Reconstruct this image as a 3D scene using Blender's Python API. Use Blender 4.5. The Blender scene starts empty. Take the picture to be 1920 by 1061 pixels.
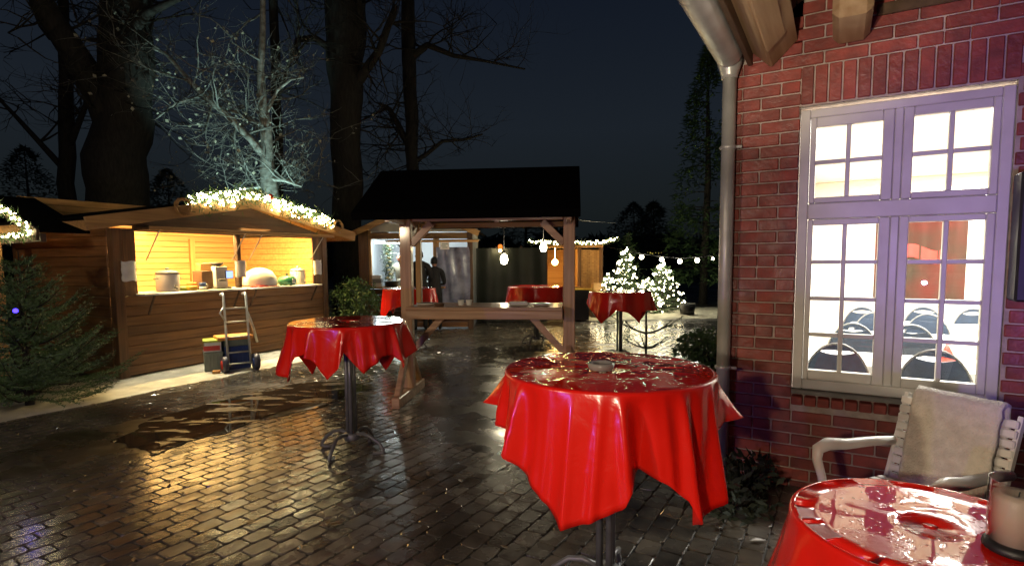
import bpy, bmesh, math, random
from mathutils import Vector, Matrix, noise

S = bpy.context.scene
COL = S.collection
PI = math.pi
R = math.radians

# ------------------------------------------------------------------ camera
F, CX, CY, HC = 1040.0, 960.0, 570.0, 1.6
pitch = math.atan(83 / F)
fw = Vector((0, math.cos(pitch), -math.sin(pitch)))
rt0 = Vector((1, 0, 0)); up0 = rt0.cross(fw)
roll = R(0.4)
rt = rt0 * math.cos(roll) - up0 * math.sin(roll)
up = up0 * math.cos(roll) + rt0 * math.sin(roll)
cd = bpy.data.cameras.new('camera')
cam = bpy.data.objects.new('camera', cd); COL.objects.link(cam)
m3 = Matrix((rt, up, -fw)).transposed()
cam.matrix_world = Matrix.Translation((0, 0, HC)) @ m3.to_4x4()
cd.sensor_width = 36.0
cd.lens = F / 1920 * 36
cd.shift_y = (CY - 530.5) / 1920
cd.clip_start = 0.05; cd.clip_end = 600
S.camera = cam

# ------------------------------------------------------------------ night sky
W = bpy.data.worlds.new("World"); S.world = W; W.use_nodes = True
nt = W.node_tree; nt.nodes.clear()
wo = nt.nodes.new('ShaderNodeOutputWorld'); bg = nt.nodes.new('ShaderNodeBackground')
tc = nt.nodes.new('ShaderNodeTexCoord'); sx = nt.nodes.new('ShaderNodeSeparateXYZ')
cr = nt.nodes.new('ShaderNodeValToRGB')
nt.links.new(tc.outputs['Generated'], sx.inputs[0])
nt.links.new(sx.outputs['Z'], cr.inputs[0])
el = cr.color_ramp.elements
el[0].position = 0.0; el[0].color = (0.0050, 0.0068, 0.0074, 1)
el[1].position = 0.62; el[1].color = (0.0014, 0.0034, 0.0115, 1)
e = el.new(0.22); e.color = (0.0092, 0.0128, 0.0180, 1)
e = el.new(0.09); e.color = (0.0078, 0.0104, 0.0116, 1)
nt.links.new(cr.outputs[0], bg.inputs[0]); bg.inputs[1].default_value = 1.0
nt.links.new(bg.outputs[0], wo.inputs[0])

# ------------------------------------------------------------------ exposure
S.view_settings.view_transform = 'Standard'
S.view_settings.look = 'None'
S.view_settings.exposure = 0.22
S.view_settings.gamma = 1.0
S.view_settings.use_curve_mapping = False
S.render.engine = 'CYCLES'
S.cycles.use_denoising = True
S.cycles.max_bounces = 8
S.cycles.transparent_max_bounces = 12
S.cycles.sample_clamp_indirect = 4.0
S.cycles.caustics_reflective = False
S.cycles.caustics_refractive = False
S.cycles.blur_glossy = 0.5


def lamp(name, typ, loc, energy, color, aim=None, **kw):
    l = bpy.data.lights.new(name, typ); l.energy = energy; l.color = color
    for k, v in kw.items(): setattr(l, k, v)
    o = bpy.data.objects.new(name, l); COL.objects.link(o); o.location = loc
    if aim is not None:
        o.rotation_euler = (Vector(aim) - Vector(loc)).to_track_quat('-Z', 'Y').to_euler()
    return o


# unseen lights near the camera: added fills, an added eave spot, assumed violet lamps
lamp('cloth_fill_light', 'POINT', (-0.5, 0.0, 1.50), 118, (1.0, 0.80, 0.56), shadow_soft_size=0.05)  # unseen fill added beside the camera to brighten the front tablecloths
lamp('assumed_violet_lamp', 'POINT', (-2.3, 0.5, 0.8), 48, (0.30, 0.16, 1.0), shadow_soft_size=0.03)  # assumed unseen lamp, inferred from violet edges on the cloths and chair
lamp('eave_fill_spot', 'SPOT', (-0.3, 0.3, 2.05), 250, (1.0, 0.84, 0.60), aim=(1.35, 3.0, 3.15), spot_size=R(34), spot_blend=0.6, shadow_soft_size=0.05)  # unseen spot added to brighten the eave timbers
lamp('left_fill_light', 'POINT', (-4.2, -0.4, 2.3), 330, (1.0, 0.78, 0.5), shadow_soft_size=0.08)  # unseen fill added at the left to brighten the fir and farther cloths
lamp('assumed_violet_spot', 'SPOT', (0.55, -1.1, 1.25), 300, (0.36, 0.20, 1.0), aim=(3.1, 3.2, 1.95),  # assumed unseen spot, inferred from violet light on the window frame
     spot_size=R(34), spot_blend=0.7, shadow_soft_size=0.03)


# ------------------------------------------------------------------ helpers
def rm(ax, a): return Matrix.Rotation(a, 4, ax)
def tr(*p): return Matrix.Translation(p)


class MB:
    def __init__(s): s.v = []; s.f = []; s.sm = []; s.mi = []; s.cur = 0
    def add(s, vs, fs, smooth=False, M=None):
        o = len(s.v)
        if M is not None: vs = [M @ Vector(p) for p in vs]
        s.v.extend([tuple(p) for p in vs])
        for f in fs:
            s.f.append([i + o for i in f]); s.sm.append(smooth); s.mi.append(s.cur)
        return s
    def box(s, x0, x1, y0, y1, z0, z1, b=0.004, M=None):
        b = min(b, abs(x1 - x0) * .3, abs(y1 - y0) * .3, abs(z1 - z0) * .3)
        vs = []; C = {}
        for i, (X, sx_) in enumerate(((x0, 1), (x1, -1))):
            for j, (Y, sy_) in enumerate(((y0, 1), (y1, -1))):
                for k, (Z, sz_) in enumerate(((z0, 1), (z1, -1))):
                    C[i, j, k] = len(vs)
                    vs += [(X, Y + sy_ * b, Z + sz_ * b), (X + sx_ * b, Y, Z + sz_ * b), (X + sx_ * b, Y + sy_ * b, Z)]
        fs = []
        for i in (0, 1):
            q = [C[i, 0, 0], C[i, 1, 0], C[i, 1, 1], C[i, 0, 1]]; fs.append(q if i else q[::-1])
            q = [C[0, i, 0] + 1, C[0, i, 1] + 1, C[1, i, 1] + 1, C[1, i, 0] + 1]; fs.append(q if i else q[::-1])
            q = [C[0, 0, i] + 2, C[1, 0, i] + 2, C[1, 1, i] + 2, C[0, 1, i] + 2]; fs.append(q if i else q[::-1])
        for i in (0, 1):
            for j in (0, 1):
                a, c = C[i, j, 0], C[i, j, 1]; q = [a, a + 1, c + 1, c]; fs.append(q if (i + j) % 2 == 0 else q[::-1])
                a, c = C[i, 0, j], C[i, 1, j]; q = [a, a + 2, c + 2, c]; fs.append(q[::-1] if (i + j) % 2 == 0 else q)
                a, c = C[0, i, j], C[1, i, j]; q = [a + 1, a + 2, c + 2, c + 1]; fs.append(q if (i + j) % 2 == 0 else q[::-1])
        for (i, j, k), a in C.items():
            q = [a, a + 1, a + 2]; fs.append(q if (i + j + k) % 2 else q[::-1])
        return s.add(vs, fs, False, M)
    def beam(s, a, b, w, h, bev=0.004, roll=0.0):
        a = Vector(a); b = Vector(b); d = b - a; L = d.length
        q = d.to_track_quat('X', 'Z').to_matrix().to_4x4()
        return s.box(0, L, -w / 2, w / 2, -h / 2, h / 2, bev, Matrix.Translation(a) @ q @ rm('X', roll))
    def tube(s, pts, r, n=8, cap=True, smooth=True):
        pts = [Vector(p) for p in pts]
        rs = r if isinstance(r, (list, tuple)) else [r] * len(pts)
        vs = []; fs = []; t0 = None
        for i, p in enumerate(pts):
            t = (pts[min(i + 1, len(pts) - 1)] - pts[max(i - 1, 0)])
            if t.length < 1e-9: t = Vector((0, 0, 1))
            t.normalize()
            if t0 is None:
                u = t.orthogonal().normalized()
            else:
                u = t0.rotation_difference(t) @ u
                u = (u - t * u.dot(t)).normalized()
            t0 = t; w = t.cross(u)
            for k in range(n):
                a = 2 * PI * k / n
                vs.append(p + (u * math.cos(a) + w * math.sin(a)) * rs[i])
        for i in range(len(pts) - 1):
            for k in range(n):
                a = i * n + k; b = i * n + (k + 1) % n
                fs.append([a, b, b + n, a + n])
        if cap:
            fs.append(list(range(n))[::-1]); o = (len(pts) - 1) * n; fs.append([o + k for k in range(n)])
        return s.add(vs, fs, smooth)
    def lathe(s, prof, n=24, M=None, smooth=True):
        vs = []; fs = []
        for r_, z in prof:
            for k in range(n):
                a = 2 * PI * k / n; vs.append((r_ * math.cos(a), r_ * math.sin(a), z))
        for i in range(len(prof) - 1):
            for k in range(n):
                a = i * n + k; b = i * n + (k + 1) % n; fs.append([a, b, b + n, a + n])
        if prof[0][0] > 1e-4: fs.append(list(range(n))[::-1])
        if prof[-1][0] > 1e-4: o = (len(prof) - 1) * n; fs.append([o + k for k in range(n)])
        return s.add(vs, fs, smooth, M)
    def prism(s, poly, y0, y1, M=None):
        n = len(poly); vs = [(x, y0, z) for x, z in poly] + [(x, y1, z) for x, z in poly]
        fs = [list(range(n)), [n + i for i in range(n)][::-1]] + [[i, i + n, (i + 1) % n + n, (i + 1) % n] for i in range(n)]
        return s.add(vs, fs, False, M)
    def ball(s, c, r, n=6, m=4, sc=(1, 1, 1)):
        vs = []; fs = []
        for i in range(m + 1):
            th = PI * i / m
            for k in range(n):
                a = 2 * PI * k / n
                vs.append((c[0] + r * sc[0] * math.sin(th) * math.cos(a), c[1] + r * sc[1] * math.sin(th) * math.sin(a), c[2] + r * sc[2] * math.cos(th)))
        for i in range(m):
            for k in range(n):
                a = i * n + k; b = i * n + (k + 1) % n; fs.append([a, a + n, b + n, b])
        return s.add(vs, fs, True)
    def grid(s, P, nu, nv, smooth=True, closed=False):
        vs = [P(i, j) for i in range(nu) for j in range(nv)]; fs = []
        for i in range(nu - 1):
            for j in range(nv if closed else nv - 1):
                fs.append([i * nv + j, i * nv + (j + 1) % nv, (i + 1) * nv + (j + 1) % nv, (i + 1) * nv + j])
        return s.add(vs, fs, smooth)
    def mesh(s, name, mat, fix=False):
        me = bpy.data.meshes.new(name)
        me.from_pydata(s.v, [], s.f)
        me.polygons.foreach_set('use_smooth', s.sm)
        for mm in (mat if isinstance(mat, (list, tuple)) else [mat]): me.materials.append(mm)
        if any(s.mi): me.polygons.foreach_set('material_index', s.mi)
        if fix:
            b = bmesh.new(); b.from_mesh(me); bmesh.ops.recalc_face_normals(b, faces=b.faces); b.to_mesh(me); b.free()
        me.update()
        return me
    def build(s, name, mat, parent=None, label=None, kind=None, fix=False, **kw):
        o = bpy.data.objects.new(name, s.mesh(name, mat, fix)); COL.objects.link(o)
        if parent: o.parent = parent
        if label: o['label'] = label
        if kind: o['kind'] = kind
        for k, v in kw.items(): o[k] = v
        return o


def inst(name, me, parent, loc=(0, 0, 0), rot=(0, 0, 0), label=None):
    o = bpy.data.objects.new(name, me); COL.objects.link(o); o.parent = parent
    o.location = loc; o.rotation_euler = rot
    if label: o['label'] = label
    return o


def thing(name, label, cat, loc=(0, 0, 0), rotz=0.0, group=None):
    o = bpy.data.objects.new(name, None); COL.objects.link(o); o.empty_display_size = .1
    o.location = loc; o.rotation_euler = (0, 0, rotz); o['label'] = label; o['category'] = cat
    if group: o['group'] = group
    return o


def tag(o, label, cat, group=None, kind=None, loc=None, rotz=None):
    o['label'] = label; o['category'] = cat
    if group: o['group'] = group
    if kind: o['kind'] = kind
    if loc is not None: o.location = loc
    if rotz is not None: o.rotation_euler = (0, 0, rotz)
    return o


def dup(root, loc, rotz, label, group=None):
    def cp(o, parent):
        c = o.copy(); COL.objects.link(c)
        if parent: c.parent = parent
        for ch in list(o.children): cp(ch, c)
        return c
    r_ = cp(root, None); r_.location = loc; r_.rotation_euler = (0, 0, rotz); r_['label'] = label
    if group: r_['group'] = group
    return r_


# ------------------------------------------------------------------ materials
def mat(name, c1, c2=None, rough=.5, r2=None, scale=6, stretch=(1, 1, 1), bump=0.0, bscale=None, metal=0.0, spec=.5,
        coat=0.0, coatr=.1, rnd=0.0, detail=5, emit=None, estr=0.0, sheen=0.0):
    m = bpy.data.materials.new(name); m.use_nodes = True
    t = m.node_tree; N = t.nodes; L = t.links; p = N['Principled BSDF']
    c2 = c2 or tuple(x * .6 for x in c1)
    tcn = N.new('ShaderNodeTexCoord'); mp = N.new('ShaderNodeMapping'); mp.inputs['Scale'].default_value = stretch
    oi = N.new('ShaderNodeObjectInfo')
    va = N.new('ShaderNodeVectorMath'); va.operation = 'ADD'
    sc_ = N.new('ShaderNodeVectorMath'); sc_.operation = 'SCALE'; sc_.inputs[0].default_value = (13.1, 7.7, 5.3)
    L.new(oi.outputs['Random'], sc_.inputs['Scale'])
    L.new(tcn.outputs['Object'], va.inputs[0]); L.new(sc_.outputs[0], va.inputs[1])
    L.new(va.outputs[0], mp.inputs['Vector'])
    n1 = N.new('ShaderNodeTexNoise'); n1.inputs['Scale'].default_value = scale; n1.inputs['Detail'].default_value = detail
    L.new(mp.outputs[0], n1.inputs['Vector'])
    rp = N.new('ShaderNodeValToRGB'); rp.color_ramp.elements[0].position = .32; rp.color_ramp.elements[1].position = .68
    rp.color_ramp.elements[0].color = (*c2, 1); rp.color_ramp.elements[1].color = (*c1, 1)
    L.new(n1.outputs['Fac'], rp.inputs[0])
    out = rp.outputs[0]
    if rnd > 0:
        mr = N.new('ShaderNodeMapRange'); mr.inputs['To Min'].default_value = 1 - rnd; mr.inputs['To Max'].default_value = 1 + rnd
        L.new(oi.outputs['Random'], mr.inputs['Value'])
        mx = N.new('ShaderNodeVectorMath'); mx.operation = 'SCALE'
        L.new(out, mx.inputs[0]); L.new(mr.outputs[0], mx.inputs['Scale']); out = mx.outputs[0]
    L.new(out, p.inputs['Base Color'])
    p.inputs['Metallic'].default_value = metal
    p.inputs['Specular IOR Level'].default_value = spec
    p.inputs['Coat Weight'].default_value = coat; p.inputs['Coat Roughness'].default_value = coatr
    p.inputs['Sheen Weight'].default_value = sheen
    if r2 is None: p.inputs['Roughness'].default_value = rough
    else:
        mr2 = N.new('ShaderNodeMapRange'); mr2.inputs['From Min'].default_value = .35; mr2.inputs['From Max'].default_value = .65
        mr2.inputs['To Min'].default_value = rough; mr2.inputs['To Max'].default_value = r2
        n3 = N.new('ShaderNodeTexNoise'); n3.inputs['Scale'].default_value = scale * .7; n3.inputs['Detail'].default_value = 4
        L.new(va.outputs[0], n3.inputs['Vector'])
        L.new(n3.outputs['Fac'], mr2.inputs['Value']); L.new(mr2.outputs[0], p.inputs['Roughness'])
    if bump:
        n2 = N.new('ShaderNodeTexNoise'); n2.inputs['Scale'].default_value = bscale or scale * 3; n2.inputs['Detail'].default_value = 4
        L.new(mp.outputs[0], n2.inputs['Vector'])
        b = N.new('ShaderNodeBump'); b.inputs['Strength'].default_value = bump; b.inputs['Distance'].default_value = .01
        L.new(n2.outputs['Fac'], b.inputs['Height']); L.new(b.outputs[0], p.inputs['Normal'])
    if emit:
        p.inputs['Emission Color'].default_value = (*emit, 1); p.inputs['Emission Strength'].default_value = estr
    return m


def emis(name, c, s):
    m = bpy.data.materials.new(name); m.use_nodes = True
    t = m.node_tree; t.nodes.clear(); o = t.nodes.new('ShaderNodeOutputMaterial'); e_ = t.nodes.new('ShaderNodeEmission')
    e_.inputs[0].default_value = (*c, 1); e_.inputs[1].default_value = s; t.links.new(e_.outputs[0], o.inputs[0])
    return m


def glassmat(name, tint=(1, 1, 1), rough=0.0):
    m = bpy.data.materials.new(name); m.use_nodes = True
    t = m.node_tree; t.nodes.clear(); L = t.links
    o = t.nodes.new('ShaderNodeOutputMaterial'); a = t.nodes.new('ShaderNodeBsdfTransparent'); g = t.nodes.new('ShaderNodeBsdfGlossy')
    lw = t.nodes.new('ShaderNodeLayerWeight'); lw.inputs[0].default_value = .5
    pw = t.nodes.new('ShaderNodeMath'); pw.operation = 'POWER'; pw.inputs[1].default_value = 4.5; L.new(lw.outputs['Facing'], pw.inputs[0])
    fr = t.nodes.new('ShaderNodeMath'); fr.operation = 'MULTIPLY_ADD'; fr.inputs[1].default_value = .95; fr.inputs[2].default_value = .04; L.new(pw.outputs[0], fr.inputs[0]); mx = t.nodes.new('ShaderNodeMixShader')
    a.inputs[0].default_value = (*tint, 1); g.inputs['Roughness'].default_value = rough
    L.new(fr.outputs[0], mx.inputs[0]); L.new(a.outputs[0], mx.inputs[1]); L.new(g.outputs[0], mx.inputs[2]); L.new(mx.outputs[0], o.inputs[0])
    return m


M = {}
M['brick'] = mat('brick', (.275, .050, .036), (.165, .034, .026), .42, .7, scale=11, bump=.5, bscale=34, rnd=.22)
M['mortar'] = mat('mortar', (.46, .37, .33), (.28, .23, .20), .85, scale=14, bump=.4)
M['paver'] = mat('paver', (.085, .074, .058), (.045, .040, .032), .10, .24, scale=7, bump=.14, bscale=45, rnd=.35, coat=.25, coatr=.12)
def paver_wet():
    m = M['paver']; t = m.node_tree; N = t.nodes; L = t.links; p = N['Principled BSDF']
    ge = N.new('ShaderNodeNewGeometry'); n = N.new('ShaderNodeTexNoise'); n.inputs['Scale'].default_value = .9; n.inputs['Detail'].default_value = 5; n.inputs['Distortion'].default_value = .6
    L.new(ge.outputs['Position'], n.inputs['Vector'])
    a = N.new('ShaderNodeMapRange'); a.inputs['From Min'].default_value = .42; a.inputs['From Max'].default_value = .60; a.inputs['To Min'].default_value = 0; a.inputs['To Max'].default_value = .14; L.new(n.outputs['Fac'], a.inputs['Value'])
    old = p.inputs['Roughness'].links[0].from_socket; ad = N.new('ShaderNodeMath'); ad.operation = 'ADD'; L.new(old, ad.inputs[0]); L.new(a.outputs[0], ad.inputs[1]); L.new(ad.outputs[0], p.inputs['Roughness'])
    oldc = p.inputs['Base Color'].links[0].from_socket; sc_ = N.new('ShaderNodeVectorMath'); sc_.operation = 'SCALE'; b = N.new('ShaderNodeMapRange'); b.inputs['From Min'].default_value = .38; b.inputs['From Max'].default_value = .62; b.inputs['To Min'].default_value = .65; b.inputs['To Max'].default_value = 1.35
    L.new(n.outputs['Fac'], b.inputs['Value']); L.new(oldc, sc_.inputs[0]); L.new(b.outputs[0], sc_.inputs['Scale']); L.new(sc_.outputs[0], p.inputs['Base Color'])
paver_wet()
M['joint'] = mat('joint', (.018, .015, .012), (.008, .007, .006), .35, .7, scale=9, bump=.5)
M['soil'] = mat('soil', (.030, .027, .02), (.012, .012, .009), .5, .9, scale=1.2, bump=.5)
M['gravel'] = mat('pale_gravel', (.62, .60, .50), (.40, .385, .31), .4, .8, scale=5, detail=9, bump=.6, bscale=30)
M['puddle'] = mat('puddle', (.030, .022, .014), (.016, .012, .008), .02, .045, scale=2, bump=.03, bscale=3)
def puddlemat():
    m = M['puddle']; t = m.node_tree; N = t.nodes; L = t.links; p = N['Principled BSDF']
    tcn = N.new('ShaderNodeTexCoord'); mp = N.new('ShaderNodeMapping'); mp.inputs['Rotation'].default_value = (0, 0, -1.05); mp.inputs['Scale'].default_value = (1.0, 3.4, 1)
    n = N.new('ShaderNodeTexNoise'); n.inputs['Scale'].default_value = 2.1; n.inputs['Detail'].default_value = 7; n.inputs['Distortion'].default_value = .5
    L.new(tcn.outputs['Object'], mp.inputs[0]); L.new(mp.outputs[0], n.inputs['Vector'])
    r_ = N.new('ShaderNodeMapRange'); r_.inputs['From Min'].default_value = .53; r_.inputs['From Max'].default_value = .60; L.new(n.outputs['Fac'], r_.inputs['Value'])
    a = N.new('ShaderNodeMapRange'); a.inputs['To Min'].default_value = .03; a.inputs['To Max'].default_value = .38; L.new(r_.outputs[0], a.inputs['Value']); L.new(a.outputs[0], p.inputs['Roughness'])
    mx = N.new('ShaderNodeMix'); mx.data_type = 'RGBA'; mx.inputs[6].default_value = (.035, .026, .017, 1); mx.inputs[7].default_value = (.15, .115, .075, 1); L.new(r_.outputs[0], mx.inputs[0]); L.new(mx.outputs[2], p.inputs['Base Color'])
puddlemat()
wood = dict(scale=4, stretch=(.35, 6, 6))
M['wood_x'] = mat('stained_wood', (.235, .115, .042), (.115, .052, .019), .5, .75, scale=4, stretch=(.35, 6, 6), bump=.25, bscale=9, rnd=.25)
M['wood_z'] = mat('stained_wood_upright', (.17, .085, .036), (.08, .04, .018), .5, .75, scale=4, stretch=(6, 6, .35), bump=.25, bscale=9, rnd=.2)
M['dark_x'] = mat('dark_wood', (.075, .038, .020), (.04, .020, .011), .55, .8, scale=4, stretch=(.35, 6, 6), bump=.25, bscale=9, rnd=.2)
M['pine_x'] = mat('pine_board', (.52, .30, .115), (.40, .205, .07), .5, .7, scale=3, stretch=(.3, 6, 6), bump=.12, bscale=9, rnd=.12)
M['pine_z'] = mat('pine_post', (.52, .30, .115), (.38, .20, .07), .5, .7, scale=3, stretch=(6, 6, .3), bump=.12, bscale=9, rnd=.12)
M['fascia'] = mat('fascia_wood', (.50, .28, .10), (.30, .16, .055), .5, .75, scale=4, stretch=(.35, 6, 6), bump=.25, bscale=9, rnd=.15)
M['stand_x'] = mat('stand_wood', (.58, .35, .215), (.36, .20, .12), .32, .6, scale=4, stretch=(.3, 6, 6), bump=.3, bscale=8, rnd=.15, coat=.2)
M['stand_z'] = mat('stand_post_wood', (.58, .35, .215), (.36, .20, .12), .35, .6, scale=4, stretch=(6, 6, .3), bump=.3, bscale=8, rnd=.15, coat=.2)
M['felt'] = mat('roof_felt', (.003, .003, .0032), (.002, .002, .0022), .95, scale=30, bump=.3, spec=.04)
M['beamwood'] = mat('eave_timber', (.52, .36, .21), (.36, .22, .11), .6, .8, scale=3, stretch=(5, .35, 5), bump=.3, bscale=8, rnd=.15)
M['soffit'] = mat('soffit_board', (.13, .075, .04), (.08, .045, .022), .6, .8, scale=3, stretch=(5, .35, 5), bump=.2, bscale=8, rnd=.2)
M['zinc'] = mat('zinc', (.50, .50, .48), (.36, .36, .34), .3, .5, scale=5, metal=.3, bump=.05, bscale=12)
M['white'] = mat('white_paint', (.60, .585, .56), (.50, .485, .46), .4, .55, scale=5, bump=.05, bscale=30)
M['white_plastic'] = mat('white_plastic', (.78, .77, .73), (.72, .70, .66), .35, scale=4)
M['plaster'] = mat('plaster', (.86, .85, .79), (.81, .80, .73), .8, scale=2)
M['glass'] = glassmat('window_glass')
M['clear'] = glassmat('clear_glass', (.93, .95, .95))
M['steel'] = mat('painted_steel', (.16, .16, .165), (.10, .10, .105), .3, .5, scale=8, metal=.3)
M['chrome'] = mat('galvanised_steel', (.62, .62, .58), (.45, .45, .42), .3, .5, scale=12, metal=.55)
M['black'] = mat('black_plastic', (.012, .012, .013), (.008, .008, .009), .5, scale=10)
M['tyre'] = mat('tyre', (.045, .045, .07), (.03, .03, .045), .4, scale=9)
M['fleece'] = mat('fleece', (.72, .68, .60), (.58, .54, .47), .95, scale=22, bump=.9, bscale=90, sheen=.4)
M['linen'] = mat('white_linen', (.84, .83, .80), (.78, .77, .74), .8, scale=6)
M['navy'] = mat('navy_fabric', (.013, .027, .055), (.008, .017, .036), .75, scale=30, bump=.2, bscale=90)
M['bark'] = mat('bark', (.028, .025, .021), (.011, .010, .008), .85, scale=5, stretch=(4, 4, .8), bump=.8, bscale=12)
M['pale_bark'] = mat('pale_bark', (.42, .42, .38), (.16, .15, .13), .8, scale=4, stretch=(2, 2, 3), bump=.6, bscale=12)
M['twig'] = mat('twig', (.24, .24, .22), (.10, .095, .08), .8, scale=5)
M['needle'] = mat('needles', (.085, .155, .055), (.040, .085, .030), .5, scale=3)
M['needle2'] = mat('needles_bright', (.060, .120, .036), (.026, .06, .02), .45, scale=3)
M['needle_dark'] = mat('needles_far', (.020, .034, .016), (.010, .018, .009), .7, scale=2)
M['leaf'] = mat('autumn_leaf', (.50, .49, .38), (.22, .20, .14), .6, scale=2)
M['bulb'] = emis('warm_bulb', (1.0, .80, .40), 60)
M['fairy'] = emis('fairy_bulb', (1.0, .86, .52), 32)
M['bulbw'] = emis('white_bulb', (1.0, .88, .60), 40)
M['tubelamp'] = emis('cool_tube', (.86, 1.0, .97), 9)
M['amber'] = emis('amber_bulb', (1.0, .62, .16), 34)
M['blueled'] = emis('blue_led', (.05, .03, 1.0), 5)
M['flame'] = emis('flame', (1.0, .55, .16), 20)
M['paper'] = mat('paper', (.72, .72, .70), (.58, .58, .57), .6, scale=9, bump=.3, bscale=14)
M['enamel'] = mat('white_enamel', (.80, .79, .76), (.76, .75, .72), .25, scale=3)
M['grey'] = mat('grey_plastic', (.18, .18, .18), (.12, .12, .12), .45, scale=6)
M['brownbox'] = mat('brown_card', (.16, .085, .045), (.12, .06, .03), .7, scale=8)
M['blue'] = mat('blue_plastic', (.025, .06, .22), (.018, .04, .15), .35, scale=5)
M['teal'] = mat('green_enamel', (.03, .17, .11), (.02, .12, .075), .3, scale=5)
M['yellow'] = mat('yellow_card', (.70, .50, .06), (.6, .4, .05), .5, scale=8)
M['orange'] = mat('orange_card', (.62, .19, .05), (.55, .30, .06), .5, scale=9)
M['redp'] = mat('red_plastic', (.50, .035, .02), (.42, .03, .02), .4, scale=8)
M['lime'] = mat('lime_card', (.40, .50, .06), (.30, .40, .05), .5, scale=8)
M['greyg'] = mat('grey_green_plastic', (.16, .20, .17), (.11, .14, .12), .45, scale=8)
M['jacket'] = mat('black_jacket', (.010, .010, .011), (.006, .006, .007), .8, scale=20)
M['beige'] = mat('beige_fleece', (.46, .42, .33), (.38, .34, .27), .85, scale=14)
M['skin'] = mat('skin', (.42, .24, .17), (.36, .20, .14), .5, scale=20)
M['tarp'] = mat('clear_tarpaulin', (.30, .33, .46), (.10, .11, .18), .15, .4, scale=3, bump=.5, bscale=5)
M['tent'] = mat('dark_green_tarpaulin', (.042, .052, .038), (.026, .032, .024), .35, .6, scale=1.5, bump=.25, bscale=4)
M['curtain'] = mat('white_curtain', (.82, .80, .66), (.74, .72, .56), .85, scale=4)
M['ash'] = mat('concrete', (.22, .21, .19), (.14, .13, .12), .5, .8, scale=6, bump=.4, bscale=30)


def clothmat():
    m = mat('red_vinyl', (.70, .014, .006), (.62, .010, .005), .2, scale=2, spec=.5)
    t = m.node_tree; N = t.nodes; L = t.links; p = N['Principled BSDF']
    ge = N.new('ShaderNodeNewGeometry'); se = N.new('ShaderNodeSeparateXYZ'); L.new(ge.outputs['Normal'], se.inputs[0])
    tcn = N.new('ShaderNodeTexCoord')
    n1 = N.new('ShaderNodeTexNoise'); n1.inputs['Scale'].default_value = 5.5; n1.inputs['Detail'].default_value = 4; n1.inputs['Distortion'].default_value = .9
    L.new(tcn.outputs['Object'], n1.inputs['Vector'])
    st = N.new('ShaderNodeMapRange'); st.inputs['From Min'].default_value = .44; st.inputs['From Max'].default_value = .47; L.new(n1.outputs['Fac'], st.inputs['Value'])
    tp = N.new('ShaderNodeMapRange'); tp.inputs['From Min'].default_value = .9; tp.inputs['From Max'].default_value = .97; L.new(se.outputs['Z'], tp.inputs['Value'])
    mu = N.new('ShaderNodeMath'); mu.operation = 'MULTIPLY'; L.new(st.outputs[0], mu.inputs[0]); L.new(tp.outputs[0], mu.inputs[1])
    ro = N.new('ShaderNodeMapRange'); ro.inputs['To Min'].default_value = .24; ro.inputs['To Max'].default_value = .02; L.new(mu.outputs[0], ro.inputs['Value'])
    L.new(ro.outputs[0], p.inputs['Roughness'])
    # creases everywhere, a soft swell and beads of rain on top
    n2 = N.new('ShaderNodeTexNoise'); n2.inputs['Scale'].default_value = 7; n2.inputs['Detail'].default_value = 5; n2.inputs['Distortion'].default_value = 1.8
    L.new(tcn.outputs['Object'], n2.inputs['Vector'])
    vo = N.new('ShaderNodeTexVoronoi'); vo.inputs['Scale'].default_value = 36; L.new(tcn.outputs['Object'], vo.inputs['Vector'])
    vr = N.new('ShaderNodeMapRange'); vr.inputs['From Min'].default_value = .10; vr.inputs['From Max'].default_value = .26; vr.inputs['To Min'].default_value = .35; vr.inputs['To Max'].default_value = 0
    L.new(vo.outputs['Distance'], vr.inputs['Value'])
    vm = N.new('ShaderNodeMath'); vm.operation = 'MULTIPLY'; L.new(vr.outputs[0], vm.inputs[0]); L.new(tp.outputs[0], vm.inputs[1])
    wm = N.new('ShaderNodeMath'); wm.operation = 'MULTIPLY_ADD'; wm.inputs[1].default_value = .10; L.new(mu.outputs[0], wm.inputs[0]); L.new(vm.outputs[0], wm.inputs[2])
    ad = N.new('ShaderNodeMath'); ad.operation = 'MULTIPLY_ADD'; ad.inputs[1].default_value = .58; iv = N.new('ShaderNodeMath'); iv.operation = 'SUBTRACT'; iv.inputs[0].default_value = 1; L.new(mu.outputs[0], iv.inputs[1]); nm_ = N.new('ShaderNodeMath'); nm_.operation = 'MULTIPLY'; L.new(n2.outputs['Fac'], nm_.inputs[0]); L.new(iv.outputs[0], nm_.inputs[1]); L.new(nm_.outputs[0], ad.inputs[0]); L.new(wm.outputs[0], ad.inputs[2])
    b = N.new('ShaderNodeBump'); b.inputs['Strength'].default_value = .42; b.inputs['Distance'].default_value = .012
    L.new(ad.outputs[0], b.inputs['Height']); L.new(b.outputs[0], p.inputs['Normal'])
    p.inputs['Coat Weight'].default_value = .3; p.inputs['Coat Roughness'].default_value = .05
    return m


M['cloth'] = clothmat()

# ================================================================== SETTING
MB().box(-250, 250, -60, 320, -.6, -.06, .01).build('ground', M['soil'], kind='structure')
random.seed(3)
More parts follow.
